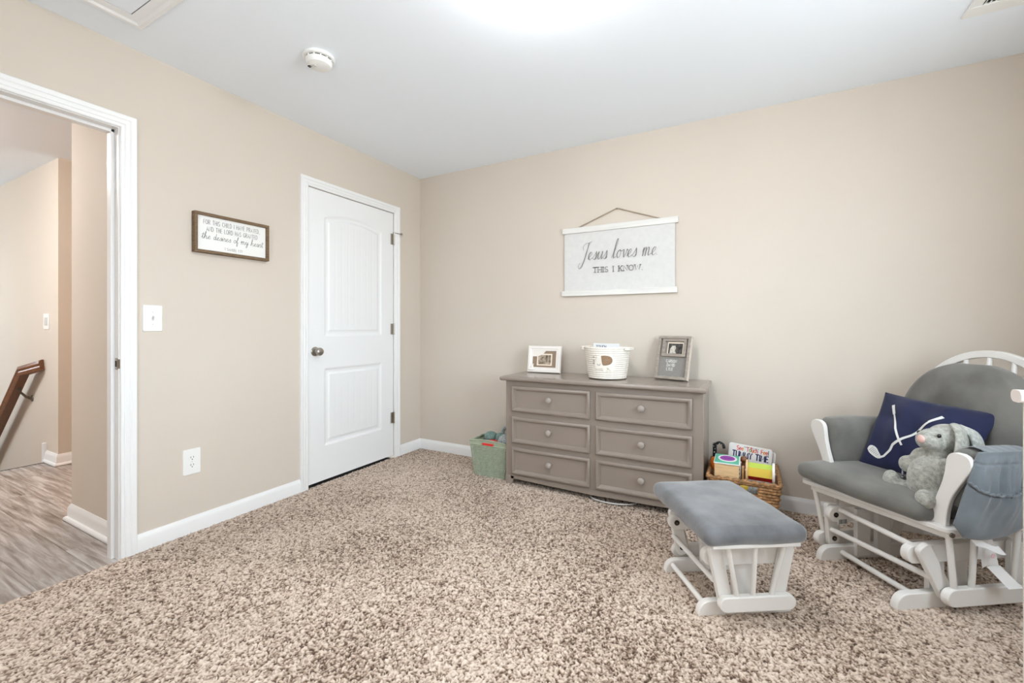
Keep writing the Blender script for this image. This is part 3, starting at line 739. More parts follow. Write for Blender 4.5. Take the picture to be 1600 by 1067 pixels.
def drawer(x0, x1, z0, z1):
    w, h = x1-x0, z1-z0
    fp = [(0, .001), (0, -.016), (.004, -.021), (.010, -.0225), (.018, -.020), (.022, -.014), (.025, -.012), (.030, -.004), (.030, .001)]
    o = obj('drawer', MB().box(.024, w-.024, -.003, 0, .024, h-.024), 'dresser', dr)
    rg = []
    for cx, cz, sx, sz in ((0, 0, 1, 1), (w, 0, -1, 1), (w, h, -1, -1), (0, h, 1, -1), (0, 0, 1, 1)):
        rg.append([(cx+sx*a, b, cz+sz*a) for a, b in fp])
    obj('drawer_moulding', MB().rings(rg, True, False), 'dresser', o, smooth=50)
    kb = obj('drawer_knob', MB().lathe([(.001, 0), (.010, 0), (.009, -.010), (.008, -.014), (.014, -.018), (.0175, -.024), (.0175, -.030), (.013, -.035), (.006, -.037), (.0005, -.0375)], (0, 0, 0), 24, 'y'), 'knob', o)
    kb.scale = (1.12, 1, 1.12); kb.location = (w/2, -.003, h/2+.008)
    o.location = (dx(x0), dyy(-.412), z0)
    return o
for x0, x1 in ((1.178, 1.738), (1.775, 2.337)):
    for z0, z1 in ((.514, .691), (.297, .478), (.082, .266)): drawer(x0, x1, z0, z1)

cb = obj('power_cable', MB().tube(catmull([(1.70, -.30, .012), (1.74, -.395, .012), (1.80, -.424, .012), (1.87, -.428, .012), (1.94, -.412, .012), (2.00, -.37, .012), (2.05, -.25, .012)]), .0042, 8), 'cable')
tag(cb, 'thin pale cable lying on the carpet under the dresser', 'cable')

# --- white photo frame
pf = thing('photo_frame', 'white photo frame with a sonogram, leftmost on the dresser top', 'photo frame', (1.283, -.125, .759), math.radians(2))
tilt = math.radians(-9)
def fr_ring(w, h, prof, lean=0., y0=0., ox=0., oz=0.):
    rg = []
    for cx, cz, sx, sz in ((-w/2, 0, 1, 1), (w/2, 0, -1, 1), (w/2, h, -1, -1), (-w/2, h, 1, -1), (-w/2, 0, 1, 1)):
        rg.append([(ox+cx+sx*a, y0+b, oz+cz+sz*a) for a, b in prof])
    return MB().rings(rg, True, False)
FW, FH = .262, .198
def leaned(o, a): o.rotation_euler = (a, 0, 0); return o
leaned(obj('moulding', fr_ring(FW, FH, [(0, .012), (0, -.006), (.003, -.010), (.020, -.012), (.026, -.008), (.030, -.009), (.038, -.005), (.038, .012)]), 'frame_white', pf, smooth=40), tilt)
leaned(obj('mat_board', MB().box(-FW/2+.034, FW/2-.034, .0, .003, .034, FH-.034), 'mat_brown', pf), tilt)
leaned(obj('picture', MB().box(-.058, .062, -.0012, .001, .052, .140), 'photo_edge', pf), tilt)
leaned(obj('print', MB().box(-.048, .052, -.0018, .001, .060, .130), 'scan', pf), tilt)
leaned(obj('corner_card', MB().prism([(-.094, .162), (.012, .162), (-.006, .142), (-.030, .126), (-.060, .118), (-.094, .118)], lambda p: (p[0], -.0026, p[1]), lambda p: (p[0], -.001, p[1])), 'frame_white', pf), tilt)
leaned(obj('rattle_charm', MB().ell((-.098, -.012, .022), (.026, .006, .013)).ell((-.092, -.012, .040), (.014, .006, .014)).tube([(-.085, -.012, .05), (-.08, -.012, .062)], .004, 8), 'frame_white', pf), tilt)
obj('easel_back', MB().prism([(.012, .01), (.085, 0), (.088, .004), (.030, .14)], lambda p: (-.03, p[0], p[1]), lambda p: (.03, p[0], p[1])), 'dark', pf)

# --- rope basket with elephant
rb = thing('rope_basket', 'white coiled rope basket with an elephant patch, on the dresser top', 'basket', (1.790, -.215, .755))
prof = []; n = 15; RB = .118; RT = .146; HB = .205
prof += [(.001, .004), (RB-.012, .004), (RB-.004, .006)]
for i in range(n):
    for q in range(4):
        a = PI*(q/4)+PI/8; t_ = (i+q/4)/n
        prof.append((RB+(RT-RB)*t_**.8+0.0058*math.sin(a), .006+HB*t_))
prof += [(RT, .006+HB+.002), (RT-.007, .006+HB), (RT-.009, .19)]
for t_ in (.75, .5, .25, .05): prof.append((RB-.01+(RT-RB)*t_**.8, .01+HB*t_))
prof.append((.001, .012))
obj('coiled_wall', MB().lathe(prof, (0, 0, 0), 64, cap=False), 'rope', rb, smooth=80)
for a in (185, -8):
    c, s_ = math.cos(math.radians(a)), math.sin(math.radians(a)); q = Vector((c, s_, 0)); w = Vector((-s_, c, 0)); zz = HB-.004
    ptsH = [q*(RT-.002)+w*.055, q*(RT+.012)+w*.05, q*(RT+.024)+w*.025, q*(RT+.027), q*(RT+.024)-w*.025, q*(RT+.012)-w*.05, q*(RT-.002)-w*.055]
    hb = MB()
    for dz in (-.005, .005): hb.tube([tuple(p+Vector((0, 0, zz+dz))) for p in catmull(ptsH, 4)], .0055, 8)
    obj('rope_handle', hb, 'rope', rb)
def on_basket(x, z, off):          # x along the surface, seen from the camera side
    a0 = math.radians(-74); t_ = max(0, min(1, (z-.006)/HB)); r = RB+(RT-RB)*t_**.8+.0045+off
    a = a0+x/r
    return (r*math.cos(a), r*math.sin(a), z)
def patch(outline, off, th, name, m, par):
    mb_ = MB(); cx = sum(p[0] for p in outline)/len(outline); cz = sum(p[1] for p in outline)/len(outline); n_ = len(outline); vs = []
    levels = [(1., 0, 0.), (1., th, 0.), (.66, th*1.2, 0.), (.33, th*1.25, 0.), (.02, th*1.25, 0.)]
    for s_, o_, _ in levels: vs += [on_basket(cx+(p[0]-cx)*s_, cz+(p[1]-cz)*s_, off+o_) for p in outline]
    fs = [(k_*n_+i, k_*n_+(i+1) % n_, (k_+1)*n_+(i+1) % n_, (k_+1)*n_+i) for k_ in range(len(levels)-1) for i in range(n_)]
    return obj(name, mb_.add(vs, fs), m, par)
eo = [tuple(q)[:2] for q in catmull([(-.085, .100, 0), (-.070, .140, 0), (-.040, .162, 0), (.0, .168, 0), (.035, .158, 0), (.052, .130, 0), (.046, .095, 0), (.040, .060, 0), (.026, .056, 0), (.020, .076, 0), (.0, .080, 0), (-.006, .058, 0), (-.026, .056, 0), (-.034, .078, 0), (-.060, .072, 0), (-.082, .078, 0), (-.085, .100, 0)], 4)][:-1]
el = patch(eo, .0, .004, 'elephant_patch', 'white_felt', rb)
er = [tuple(q)[:2] for q in catmull([(-.040, .158, 0), (-.010, .160, 0), (.020, .152, 0), (.032, .132, 0), (.026, .112, 0), (.004, .100, 0), (-.028, .098, 0), (-.036, .125, 0), (-.040, .158, 0)], 4)][:-1]
patch(er, .0035, .004, 'elephant_ear', 'tan_felt', el)
ey = [[(-.066, .104), (-.060, .098), (-.054, .096), (-.049, .099), (-.046, .106)]]
for zz in (.150, .128, .110): ey.append([(-.098, zz), (-.091, zz-.008)]); ey.append([(-.090, zz+.004), (-.088, zz-.006)])
obj('embroidery', strokes_mesh(ey, lambda p: on_basket(p[0], p[1], .0062), .0034), 'ink', rb, fix=False)
for i, (bx_, m_, hh, a) in enumerate(((-.02, 'c_teal', .232, 4), (.012, 'paper', .226, 5), (.044, 'grey_knit', .220, 7))):
    b_ = thing('board_book', ['pale teal board book standing in the rope basket, frontmost', 'white board book in the middle of the rope basket', 'grey board book at the back of the rope basket'][i], 'book', (1.790, -.215+bx_, .770), math.radians(-7))
    obj('cover', MB().box(-.088, .088-.01*i, -.007, -.005, .0, hh-.015).box(-.088, .088-.01*i, .005, .007, .0, hh-.015).box(-.090, -.087, -.007, .007, 0, hh-.015), ['mattress', 'paper', 'grey_knit'][i], b_, .0008)
    obj('pages', MB().box(-.087, .085-.01*i, -.005, .005, .002, hh-.017), 'page', b_)
    if i == 0: obj('lettering', write('TOUCH', G, -.07, .0, .188, .016, lambda x, y: (x, -.0074, y), .003), 'navy_ink', b_, fix=False)

# --- grey name frame, leaning back
nf = thing('photo_frame', 'grey wood frame with a sonogram and a three-line name, right end of the dresser', 'photo frame', (2.180, -.142, .760), math.radians(-17))
tl = math.radians(-15); NW, NH = .218, .285
leaned(obj('moulding', fr_ring(NW, NH, [(0, .014), (0, -.012), (.002, -.014), (.016, -.014), (.018, -.012), (.018, .014)]), 'frame_grey', nf, smooth=30), tl)
leaned(obj('right_side', MB().box(NW/2, NW/2+.001, -.012, .014, .001, NH-.001), 'frame_side', nf), tl)  # right side of the frame alone, coloured paler
leaned(obj('board', MB().box(-NW/2+.015, NW/2-.015, .004, .012, .015, NH-.015), 'letter_board', nf), tl)
leaned(obj('inner_frame', fr_ring(.160, .118, [(0, .006), (0, -.006), (.002, -.008), (.016, -.008), (.018, -.006), (.018, .006)], oz=.150), 'frame_grey', nf, smooth=30), tl)
leaned(obj('picture', MB().box(-.046, .060, .0015, .004, .166, .246), 'photo_edge', nf), tl)
leaned(obj('print', MB().box(-.040, .054, .0008, .002, .170, .238), 'scan_bw', nf), tl)
leaned(obj('print_highlight', MB().prism([(-.030, .172), (-.028, .200), (-.016, .222), (.004, .224), (.012, .206), (.004, .192), (.014, .172)], lambda p: (p[0], .0004, p[1]), lambda p: (p[0], .001, p[1])), 'scan_light', nf), tl)
pn = lambda x, y: (x, .0034, y)
for tx, xa, xb, yy_ in (('CARSON', -.046, .024, .112), ('DAVID', -.038, .014, .086), ('LYLE', -.038, .004, .060)):
    leaned(obj('lettering', write(tx, G, xa, xb, yy_, .018, pn, .0030, .24), 'print_white', nf, fix=False), tl)
obj('easel_back', MB().prism([(.02, .02), (.110, 0), (.113, .004), (.060, .18)], lambda p: (-.035, p[0], p[1]), lambda p: (.035, p[0], p[1])), 'dark', nf)

# ------------------------------------------------------------------ baskets on the floor
def weave_shell(wb, db, wt, dt, h, rows, stake, amp, hole=None, inset=.008, arch=None, vert=False):
    """woven rectangular wall: perimeter grid, over/under weave pressed into it; hole=(x0,x1,z0,z1) on the front side"""
    per0 = [(-.5, -.5), (.5, -.5), (.5, .5), (-.5, .5)]
    def perim(s_):
        k_ = int(s_) % 4; t_ = s_-int(s_); a, b = per0[k_], per0[(k_+1) % 4]; return a[0]+(b[0]-a[0])*t_, a[1]+(b[1]-a[1])*t_
    ns = []
    for side, L in enumerate((wt, dt, wt, dt)):
        c = max(4, int(L/stake))*4
        ns += [(side+i/c, side, i/4.) for i in range(c)]
    nz = rows*4
    mb_ = MB(); N = len(ns)
    def pt(si, j, inner):
        s_, side, ph = ns[si]; t_ = j/nz; px, py = perim(s_)
        w, d = wb+(wt-wb)*t_, db+(dt-db)*t_
        rr = .018                                         # round the corners a little
        x, y = px*w, py*d
        cx, cy = max(-w/2+rr, min(w/2-rr, x)), max(-d/2+rr, min(d/2-rr, y))
        v = Vector((x-cx, y-cy))
        if v.length > 1e-9: x, y = cx+v.normalized().x*rr*min(1, v.length/rr), cy+v.normalized().y*rr*min(1, v.length/rr)
        nrm = Vector(((0, -1), (1, 0), (0, 1), (-1, 0))[side])
        row = j//4; q = (j % 4)/4
        if inner: off = -inset
        else:
            rp = math.sin(PI*q)
            off = amp*rp*(.35+.65*(.5+.5*math.sin(PI*ph+PI*row)))+amp*.12*random.uniform(-1, 1)
            if vert: off = amp*rp*.8+amp*.7*(.5+.5*math.cos(2*PI*ph/3))
        z = t_*h
        if arch and side == 0: z += arch*(4*(px+.5)*(.5-px))**.8*t_**4
        return (x+nrm.x*off, y+nrm.y*off, z)
    for inner in (0, 1):
        base = len(mb_.v)
        mb_.v += [pt(i, j, inner) for j in range(nz+1) for i in range(N)]
        for j in range(nz):
            for i in range(N):
                k_ = (i+1) % N
                if vert and j % 4 == 0 and 0 < j < nz-4 and ns[i][2] % 3 > .6: continue
                if hole and not inner or hole:
                    s_, side, ph = ns[i]; px = perim(s_)[0]*wt; z = (j+.5)/nz*h
                    if side == 0 and hole[0] < px < hole[1] and hole[2] < z < hole[3]: continue
                f_ = (base+j*N+i, base+j*N+k_, base+(j+1)*N+k_, base+(j+1)*N+i); mb_.f.append(f_ if not inner else f_[::-1])
    o1 = N*(nz+1)
    for i in range(N):
        k_ = (i+1) % N; mb_.f.append((nz*N+i, nz*N+k_, o1+nz*N+k_, o1+nz*N+i))
    mb_.box(-wb/2+.01, wb/2-.01, -db/2+.01, db/2-.01, .004, .010)
    return mb_

gb = thing('plastic_basket', 'sage green woven plastic basket on the carpet left of the dresser', 'basket', (.953, -.272, 0))
GW, GD, GH = .318, .205, .262
obj('woven_wall', weave_shell(.262, .170, GW, GD, GH-.026, 22, .017, .0065, vert=True, inset=.020), 'green_weave', gb, fix=False, smooth=50)
rm = []
for i in range(61):
    s_ = i/60*4; k_ = int(s_) % 4; t_ = s_-int(s_)
    P4 = [(-GW/2, -GD/2), (GW/2, -GD/2), (GW/2, GD/2), (-GW/2, GD/2)]; a, b = P4[k_], P4[(k_+1) % 4]
    x, y = a[0]+(b[0]-a[0])*t_, a[1]+(b[1]-a[1])*t_
    zz = GH-.006+(.014*math.sin(PI*t_) if k_ in (0, 2) else 0)
    rm.append((x, y, zz))
band = MB()
for i in range(60):
    p, q = Vector(rm[i]), Vector(rm[i+1]); 
    s_ = i/60*4
    if int(s_) == 0 and .34 < s_-int(s_) < .66:      # opening of the handle
        for (za, zb) in ((-.006, .0),): pass
    band.add([(p.x*1.0, p.y*1.0, GH-.030), (q.x, q.y, GH-.030), (q.x, q.y, q.z), (p.x, p.y, p.z), (p.x*.95, p.y*.93, p.z), (q.x*.95, q.y*.93, q.z)], [(0, 1, 2, 3), (3, 2, 5, 4)])
obj('rim_band', band, 'green_weave', gb, fix=False)
obj('rim_bead', MB().tube([(p[0], p[1], p[2]) for p in rm], .005, 8), 'green_weave', gb)
obj('handle_slot', MB().prism(rrect(.095, .015, .007, 5, (0, GH-.020)), lambda p: (p[0], -GD/2-.0075, p[1]), lambda p: (p[0], -GD/2+.004, p[1])), 'red', gb)
def toy(name, label, cat, mb_, m, loc, group=None):
    o = obj(name, mb_, m); o.location = loc; return tag(o, label, cat, group)
def lumpy(r, sx=1, sy=1, sz=1, amp=.08, seed=1):
    rr = random.Random(seed); ph = [rr.uniform(0, 6) for _ in range(6)]
    mb_ = MB(); mb_.ell((0, 0, 0), (r*sx, r*sy, r*sz), None, 28, 18)
    mb_.v = [tuple(c*(1+amp*math.sin(60*v[0]+ph[0])*math.sin(55*v[1]+ph[1])+amp*.5*math.sin(90*v[2]+ph[2])) for c in v) for v in mb_.v]
    return mb_
toy('knitted_toy', 'teal crocheted ball toy at the left of the green basket', 'toy', lumpy(.050, 1, 1, .9, .05, 2), 'teal_knit', (.902, -.248, .262))
toy('knitted_toy', 'dark teal crocheted toy in the middle of the green basket', 'toy', lumpy(.045, 1.1, 1, .9, .05, 3), 'teal_knit', (.985, -.235, .262))
toy('red_cloth_toy', 'red cloth toy lying in the green basket', 'toy', lumpy(.050, 1.7, .9, .55, .05, 4), 'red_felt', (.952, -.305, .232))
toy('grey_ball', 'pale grey knitted ball in the green basket against the dresser', 'toy', lumpy(.058, 1, 1, 1.1, .03, 5), 'grey_knit', (1.056, -.300, .250))
toy('ring_toy', 'pale grey loop toy standing at the back of the green basket', 'toy', MB().tube([(.045*math.cos(2*PI*i/24), 0, .045*math.sin(2*PI*i/24)) for i in range(25)], .014, 10), 'grey_knit', (1.035, -.222, .300))
toy('olive_cloth', 'olive green cloth toy at the back of the green basket', 'toy', lumpy(.060, 1.9, .4, .5, .06, 6), 'olive', (.965, -.196, .252))

wk = thing('wicker_basket', 'brown seagrass basket of toys right of the dresser', 'basket', (2.590, -.258, 0))
KW, KD, KH = .344, .385, .284
obj('woven_wall', weave_shell(.290, .325, KW, KD, KH-.012, 17, .030, .0095, hole=(-.025, .068, .212, .256), inset=.010), 'seagrass', wk, fix=False, smooth=70)
rr_ = []
for i in range(97):
    s_ = i/96*4; k_ = int(s_) % 4; t_ = s_-int(s_)
    P4 = [(-KW/2, -KD/2), (KW/2, -KD/2), (KW/2, KD/2), (-KW/2, KD/2)]; a, b = P4[k_], P4[(k_+1) % 4]
    rr_.append((a[0]+(b[0]-a[0])*t_, a[1]+(b[1]-a[1])*t_, KH-.008+.003*math.sin(i*2.1)))
obj('rolled_rim', MB().tube(rr_, [.0095+.0018*math.sin(i*2.1) for i in range(97)], 8), 'seagrass', wk)
hl = [(x, -KD/2-.004+(.01), z) for x, z in ((-.028, .208), (-.028, .258), (.070, .258), (.070, .208), (-.028, .208))]
obj('handle_edge', MB().tube(hl, .006, 8), 'seagrass', wk)

# toys in the wicker basket
bx_ = thing('wooden_box_toy', 'pale wooden box toy with a teal lid and purple oval, in the wicker basket', 'toy', (2.512, -.322, .262), math.radians(0))
obj('box', MB().box(-.062, .060, -.095, .080, -.12, .082), 'toy_wood', bx_, .002)
obj('lid', MB().box(-.066, .064, -.10, .086, .083, .088), 'paper', bx_, .001)
obj('lid_paint', MB().box(-.062, .058, -.094, .080, .0882, .0895), 'teal', bx_)
oval = obj('oval_rim', MB().lathe([(1, .0896), (1, .0915), (.8, .0915), (.8, .0896)], (0, 0, 0), 40, cap=False), 'paper', bx_)
ov = obj('oval_felt', MB().lathe([(0.001, .0897), (.84, .0897), (.84, .0905), (0.001, .0902)], (0, 0, 0), 40), 'purple', bx_)
oval.scale = ov.scale = (.048, .066, 1)
obj('oval_slit', MB().box(-.022, .022, -.002, .002, .0904, .0909), 'navy_ink', bx_)
jt = None
for i in range(7):
    for sx in (-.063, .061):
        jt = obj('finger_joint', MB().box(sx-.002, sx+.002, -.097, -.092, .060-.022*i, .068-.022*i), 'sign_wood', bx_)
dm = thing('drum_toy', 'spinning drum toy with lime and yellow sides, in the wicker basket', 'toy', (2.672, -.318, .298), math.radians(-3))
for x, rr2 in ((-.062, .058), (.064, .058)):
    obj('end_disc', MB().lathe([(.001, x-.006), (rr2, x-.006), (rr2, x+.006), (.001, x+.006)], (0, 0, 0), 40, 'x'), 'paper' if x > 0 else 'toy_wood', dm, .001)
hx = [(.046*math.cos(math.radians(a)), .046*math.sin(math.radians(a))) for a in (20, 80, 140, 200, 260, 320)]
for i, m_ in enumerate(('toy_wood', 'lime', 'yellow', 'red', 'purple', 'orange')):
    a, b = hx[(i+0) % 6], hx[(i+1) % 6]
    a0, a1 = math.radians(20+60*i), math.radians(80+60*i)
    obj('coloured_side', MB().add([(-.056, a[0], a[1]), (.058, a[0], a[1]), (.058, b[0], b[1]), (-.056, b[0], b[1]), (-.056, a[0]*.9, a[1]*.9), (.058, a[0]*.9, a[1]*.9), (.058, b[0]*.9, b[1]*.9), (-.056, b[0]*.9, b[1]*.9)],
        [(0, 1, 2, 3), (7, 6, 5, 4), (0, 4, 5, 1), (2, 6, 7, 3), (0, 3, 7, 4), (1, 5, 6, 2)]), m_, dm)
obj('stand_post', MB().box(-.088, -.076, -.030, .012, -.16, .020), 'toy_wood', dm, .002)
obj('axle', MB().tube([(-.085, 0, 0), (.075, 0, 0)], .006, 10), 'toy_wood', dm)
toy('orange_ball', 'orange ball at the left edge of the wicker basket', 'toy', MB().ell((0, 0, 0), (.027, .027, .040)), 'orange', (2.444, -.265, .298))
toy('patterned_hook_toy', 'black and white patterned hook toy at the back left of the wicker basket', 'toy', MB().tube(catmull([(-.03, 0, -.13), (-.03, 0, .0), (-.026, 0, .028), (-.008, 0, .040), (.012, 0, .030), (.018, 0, .008)]), .0085, 10), 'bw', (2.470, -.150, .355))
toy('patterned_bar_toy', 'straight black and white patterned toy by the dresser side, in the wicker basket', 'toy', MB().tube([(0, 0, -.13), (0, 0, .038)], .011, 10), 'bw', (2.436, -.150, .352))
toy('wooden_peg_toy', 'brown wooden peg toy between the box and the drum', 'toy', MB().lathe([(.001, -.1), (.018, -.1), (.016, .0), (.012, .008), (.020, .018), (.021, .030), (.014, .042), (.001, .045)], (0, 0, 0), 18), 'rail_wood', (2.594, -.240, .310))
toy('yellow_ball', 'small yellow toy seen through the handle hole of the wicker basket', 'toy', lumpy(.034, 1.1, 1, .9, .03, 9), 'yellow', (2.583, -.385, .222))
toy('grey_soft_toy', 'pale soft toy seen through the handle hole of the wicker basket', 'toy', lumpy(.038, 1.1, 1, .8, .04, 10), 'grey_knit', (2.640, -.380, .212))
for i, (yo, w0, w1, zt, rz) in enumerate(((-.128, -.118, .108, .385, -2), (-.100, -.100, .128, .366, -2))):
    b_ = thing('board_book', ['white baby book with a navy title standing in the wicker basket', 'plain white book behind the titled one in the wicker basket'][i], 'book', (2.610, yo, .10), math.radians(rz))
    b_.rotation_euler = (math.radians(-7), math.radians(4.5), math.radians(rz))
    hh = zt-.10
    obj('cover', MB().prism(rrect(w1-w0, hh, .012, 4, ((w0+w1)/2, hh/2)), lambda p: (p[0], -.009, p[1]), lambda p: (p[0], -.006, p[1])).prism(rrect(w1-w0, hh, .012, 4, ((w0+w1)/2, hh/2)), lambda p: (p[0], .006, p[1]), lambda p: (p[0], .009, p[1])), 'paper', b_)
    obj('pages', MB().box(w0+.003, w1-.003, -.006, .006, .002, hh-.003), 'page', b_)
    obj('spine', MB().box(w0-.001, w0+.003, -.009, .009, .004, hh-.006), 'paper', b_)
    if i == 0:
        pb = lambda x, y: (x, -.0096, y)
        cs = ['c_red', 'c_pink', 'c_orange', 'c_red', 'c_green', 'c_red', 'c_orange', 'c_pink', 'c_red', 'c_orange', 'c_red', 'c_teal', 'c_orange']
        st_, w = layout('See, Touch, Feel', G, .14); x = 0; kk = 0
        sx = .165/w
        for ch in 'See, Touch, Feel':
            wc, ss = G[ch]
            if ss and ch != ',':
                obj('title_letter', strokes_mesh([[(-.075+(x+q[0])*sx, hh-.034+q[1]*.024) for q in s2] for s2 in ss], lambda p: pb(p[0], p[1]), .0042), cs[kk % len(cs)], b_, fix=False); kk += 1
            x += wc+.14
        letter(b_, 'navy_ink', 'TUMMY TIME', G, -.096, .090, hh-.076, .034, pb, .0066, .24)
        letter(b_, 'ink', 'SEE TOUCH', G, -.038, .038, hh-.014, .005, pb, .0014, .2)
        obj('brand_dot', MB().lathe([(.001, -.0094), (.005, -.0094), (.005, -.0098), (.001, -.0098)], (0, 0, hh-.0115), 14, 'y'), 'c_red', b_)

# ------------------------------------------------------------------ glider chair and ottoman: shared woodwork
def plank_vz(pts, u0, u1, sh=0.):
    """board with outline pts in (v, z), from u0 to u1; sh shears v by u (a racked glide)"""
    return MB().prism(pts, lambda p: (u0, p[0]+sh*u0, p[1]), lambda p: (u1, p[0]+sh*u1, p[1]))
def floor_rail(v0, v1, h):
    r = h*.8
    return [(v0, 0), (v1, 0)]+[(v1-r+r*math.cos(a), h-r+r*math.sin(a)) for a in [PI/2*i/6 for i in range(7)]]+[(v0+r-r*math.sin(a), h-r+r*math.cos(a)) for a in [PI/2*i/6 for i in range(7)]]
def stadium(v0, v1, z0, z1): return rrect(v1-v0, z1-z0, (z1-z0)/2*.98, 6, ((v0+v1)/2, (z0+z1)/2))
def arm_board(vt, zt, vb, zb, w, r=.018):
    d = Vector((vt-vb, zt-zb)); L = d.length; d.normalize(); n_ = Vector((d.y, -d.x)); c = (Vector((vt, zt))+Vector((vb, zb)))/2
    return [tuple(c+n_*p[0]+d*p[1]) for p in rrect(w, L, r, 4)]
def bolt(parent, u, v, z, sgn):
    """cap bolt on a face whose outward direction is sgn*u"""
    b_ = obj('bolt', MB().lathe([(.001, 0), (.0115, 0), (.0115, sgn*.003), (.0095, sgn*.004), (.006, sgn*.004), (.001, sgn*.004)], (u, v, z), 18, 'x'), 'black_metal', parent)
    obj('bolt_head', MB().lathe([(.001, sgn*.003), (.006, sgn*.003), (.0055, sgn*.0055), (.001, sgn*.006)], (u, v, z), 6, 'x'), 'steel', b_)

def glide_base(t, p):
    """p: dict of measures. u = across (both signs), v = forward, z = up"""
    sh = p['sh']
    for sg in (-1, 1):
        U = p['rail_u']*sg; th = p['th']
        obj('floor_rail', plank_vz(floor_rail(p['rv0'], p['rv1'], p['rh']), U-th/2, U+th/2), 'white_wood', t, .003)
        for v0, v1 in p['posts']:
            ui = p['post_u']*sg
            obj('post', MB().box(ui-.010, ui+.010, v0, v1, .018, p['uz1']-.006), 'white_wood', t, .002)
        obj('upper_rail', plank_vz(rrect(p['uv1']-p['uv0'], p['uz1']-p['uz0'], (p['uz1']-p['uz0'])*.45, 5, ((p['uv0']+p['uv1'])/2, (p['uz0']+p['uz1'])/2)), U-th/2, U+th/2), 'white_wood', t, .002)
        ua = p['arm_u']*sg; dv = sh*ua
        for vt, vb, k_ in ((p['at'][0], p['ab'][0], 0), (p['at'][1], p['ab'][1], 1)):
            a_ = obj('swing_arm', MB().prism(arm_board(vt, p['az1'], vb+dv, p['az0'], p['aw']), lambda q: (ua-.011, q[0], q[1]), lambda q: (ua+.011, q[0], q[1])), 'white_wood', t, .003)
            if k_ == 0:
                f_ = (p['az0']+.035-p['az0'])/(p['az1']-p['az0'])
                bolt(a_, ua-sg*.011, vb+dv+(vt-vb-dv)*f_, p['az0']+.035, -sg)
        bo = bpy.data.objects[t.name]
        f_ = (p['uz0']+p['uz1'])/2
        bolt(t.children[-3] if False else [c for c in t.children if c.name.startswith('upper_rail')][-1], U-sg*th/2, p['uv1']-.032, f_, -sg)
        ul = p['low_u']*sg
        obj('swing_rail', plank_vz(stadium(p['lv0'], p['lv1'], p['lz0'], p['lz1']), ul-.013, ul+.013, sh), 'white_wood', t, .004)
        for vt, vb in p['spin']:
            obj('spindle', MB().tube([(ul, vb+sh*ul, p['lz1']-.006), (ul+sg*p['su'], vt+sh*ul, p['sz'])], p['sr'], 12), 'white_wood', t)
    obj('floor_dowel', MB().tube([(-p['rail_u'], p['rod1'], p['rz1']), (p['rail_u'], p['rod1'], p['rz1'])], p['rr'], 14), 'white_wood', t)
    obj('arm_dowel', MB().tube([(-p['arm_u'], p['rod2']-sh*p['arm_u']*.5, p['rz2']), (p['arm_u'], p['rod2']+sh*p['arm_u']*.5, p['rz2'])], p['rr'], 14), 'white_wood', t)
    if 'rod3' in p: obj('rail_dowel', MB().tube([(-p['rail_u'], p['rod3'], p['rz3']), (p['rail_u'], p['rod3'], p['rz3'])], p['rr'], 14), 'white_wood', t)

def frame_at(origin, ang):
    a = math.radians(ang); return origin, a
# local axes: x = u (towards the camera side), y = -v rotated: v = (sin a, -cos a) -> the Empty is turned by ang and local -y is v
class Flip:  # helper: build parts with (u, v, z) and mirror v into local -y
    pass
_obj = obj
def uv_obj(name, mb_, *a, **k):
    mb_.v = [(q[0], -q[1], q[2]) for q in mb_.v]
    return _obj(name, mb_, *a, **k)

# --- ottoman
def rot_pt(o, ang, u, v):
    a = math.radians(ang); return (o[0]+u*math.cos(a)+v*math.sin(a), o[1]+u*math.sin(a)-v*math.cos(a))
oc = rot_pt((2.433, -1.261), -57.5, -.135, -.18)
obj = uv_obj
ot = thing('glider_ottoman', 'white gliding footstool with a grey suede top, in front of the dresser', 'footstool', (oc[0], oc[1], 0), math.radians(-57.5))
glide_base(ot, dict(sh=0., rail_u=.1455, th=.027, rv0=-.19, rv1=.18, rh=.056, posts=((-.056, .028),), post_u=.122,
    uv0=-.160, uv1=.162, uz0=.190, uz1=.255, at=(.128, -.162), ab=(.084, -.118), az1=.272, az0=.062, aw=.052, arm_u=.171,
    low_u=.196, lv0=-.172, lv1=.124, lz0=.040, lz1=.097, spin=((.098, .052), (-.010, -.010), (-.125, -.080)), su=.016, sz=.296, sr=.0085,
    rod1=.148, rz1=.034, rod2=.128, rz2=.145, rr=.0105))
obj('seat_frame', MB().box(-.240, .238, -.168, .168, .291, .309), 'white_wood', ot, .004)
def sue(q):
    x, y, z = q
    k_ = max(0, 1-(x/.25)**4)*max(0, 1-(y/.19)**4)
    return (x, y, z+(.010*k_ if z > 0 else 0)+.0015*math.sin(31*x)*math.sin(27*y))
cu = MB().soft((.504, .394, .070), .032, 22, sue); cu.v = [(a, b+.002, c+.335) for a, b, c in cu.v]
obj('seat_cushion', cu, 'grey_suede', ot, smooth=180)

# --- glider chair
CO, CA = (3.2533, -.5521), -55.5
SH = -.23
gc = thing('glider_chair', 'white glider rocking chair with grey cushions in the right corner', 'rocking chair', (CO[0], CO[1], 0), math.radians(CA))
glide_base(gc, dict(sh=SH, rail_u=.180, th=.030, rv0=-.30, rv1=.30, rh=.062, posts=((.060, .130), (-.045, .025)), post_u=.158,
    uv0=-.250, uv1=.255, uz0=.178, uz1=.247, at=(.212, -.20), ab=(.150, -.150), az1=.256, az0=.050, aw=.058, arm_u=.209,
    low_u=.240, lv0=-.140, lv1=.208, lz0=.036, lz1=.104, spin=((.205, .165), (.090, .090), (-.100, -.092)), su=.012, sz=.330, sr=.0105,
    rod1=.190, rz1=.034, rod2=.190, rz2=.128, rr=.0115, rod3=.20, rz3=.234))
def shp(f): return lambda p: (lambda q: (q[0], q[1]+SH*q[0], q[2]))(f(p))
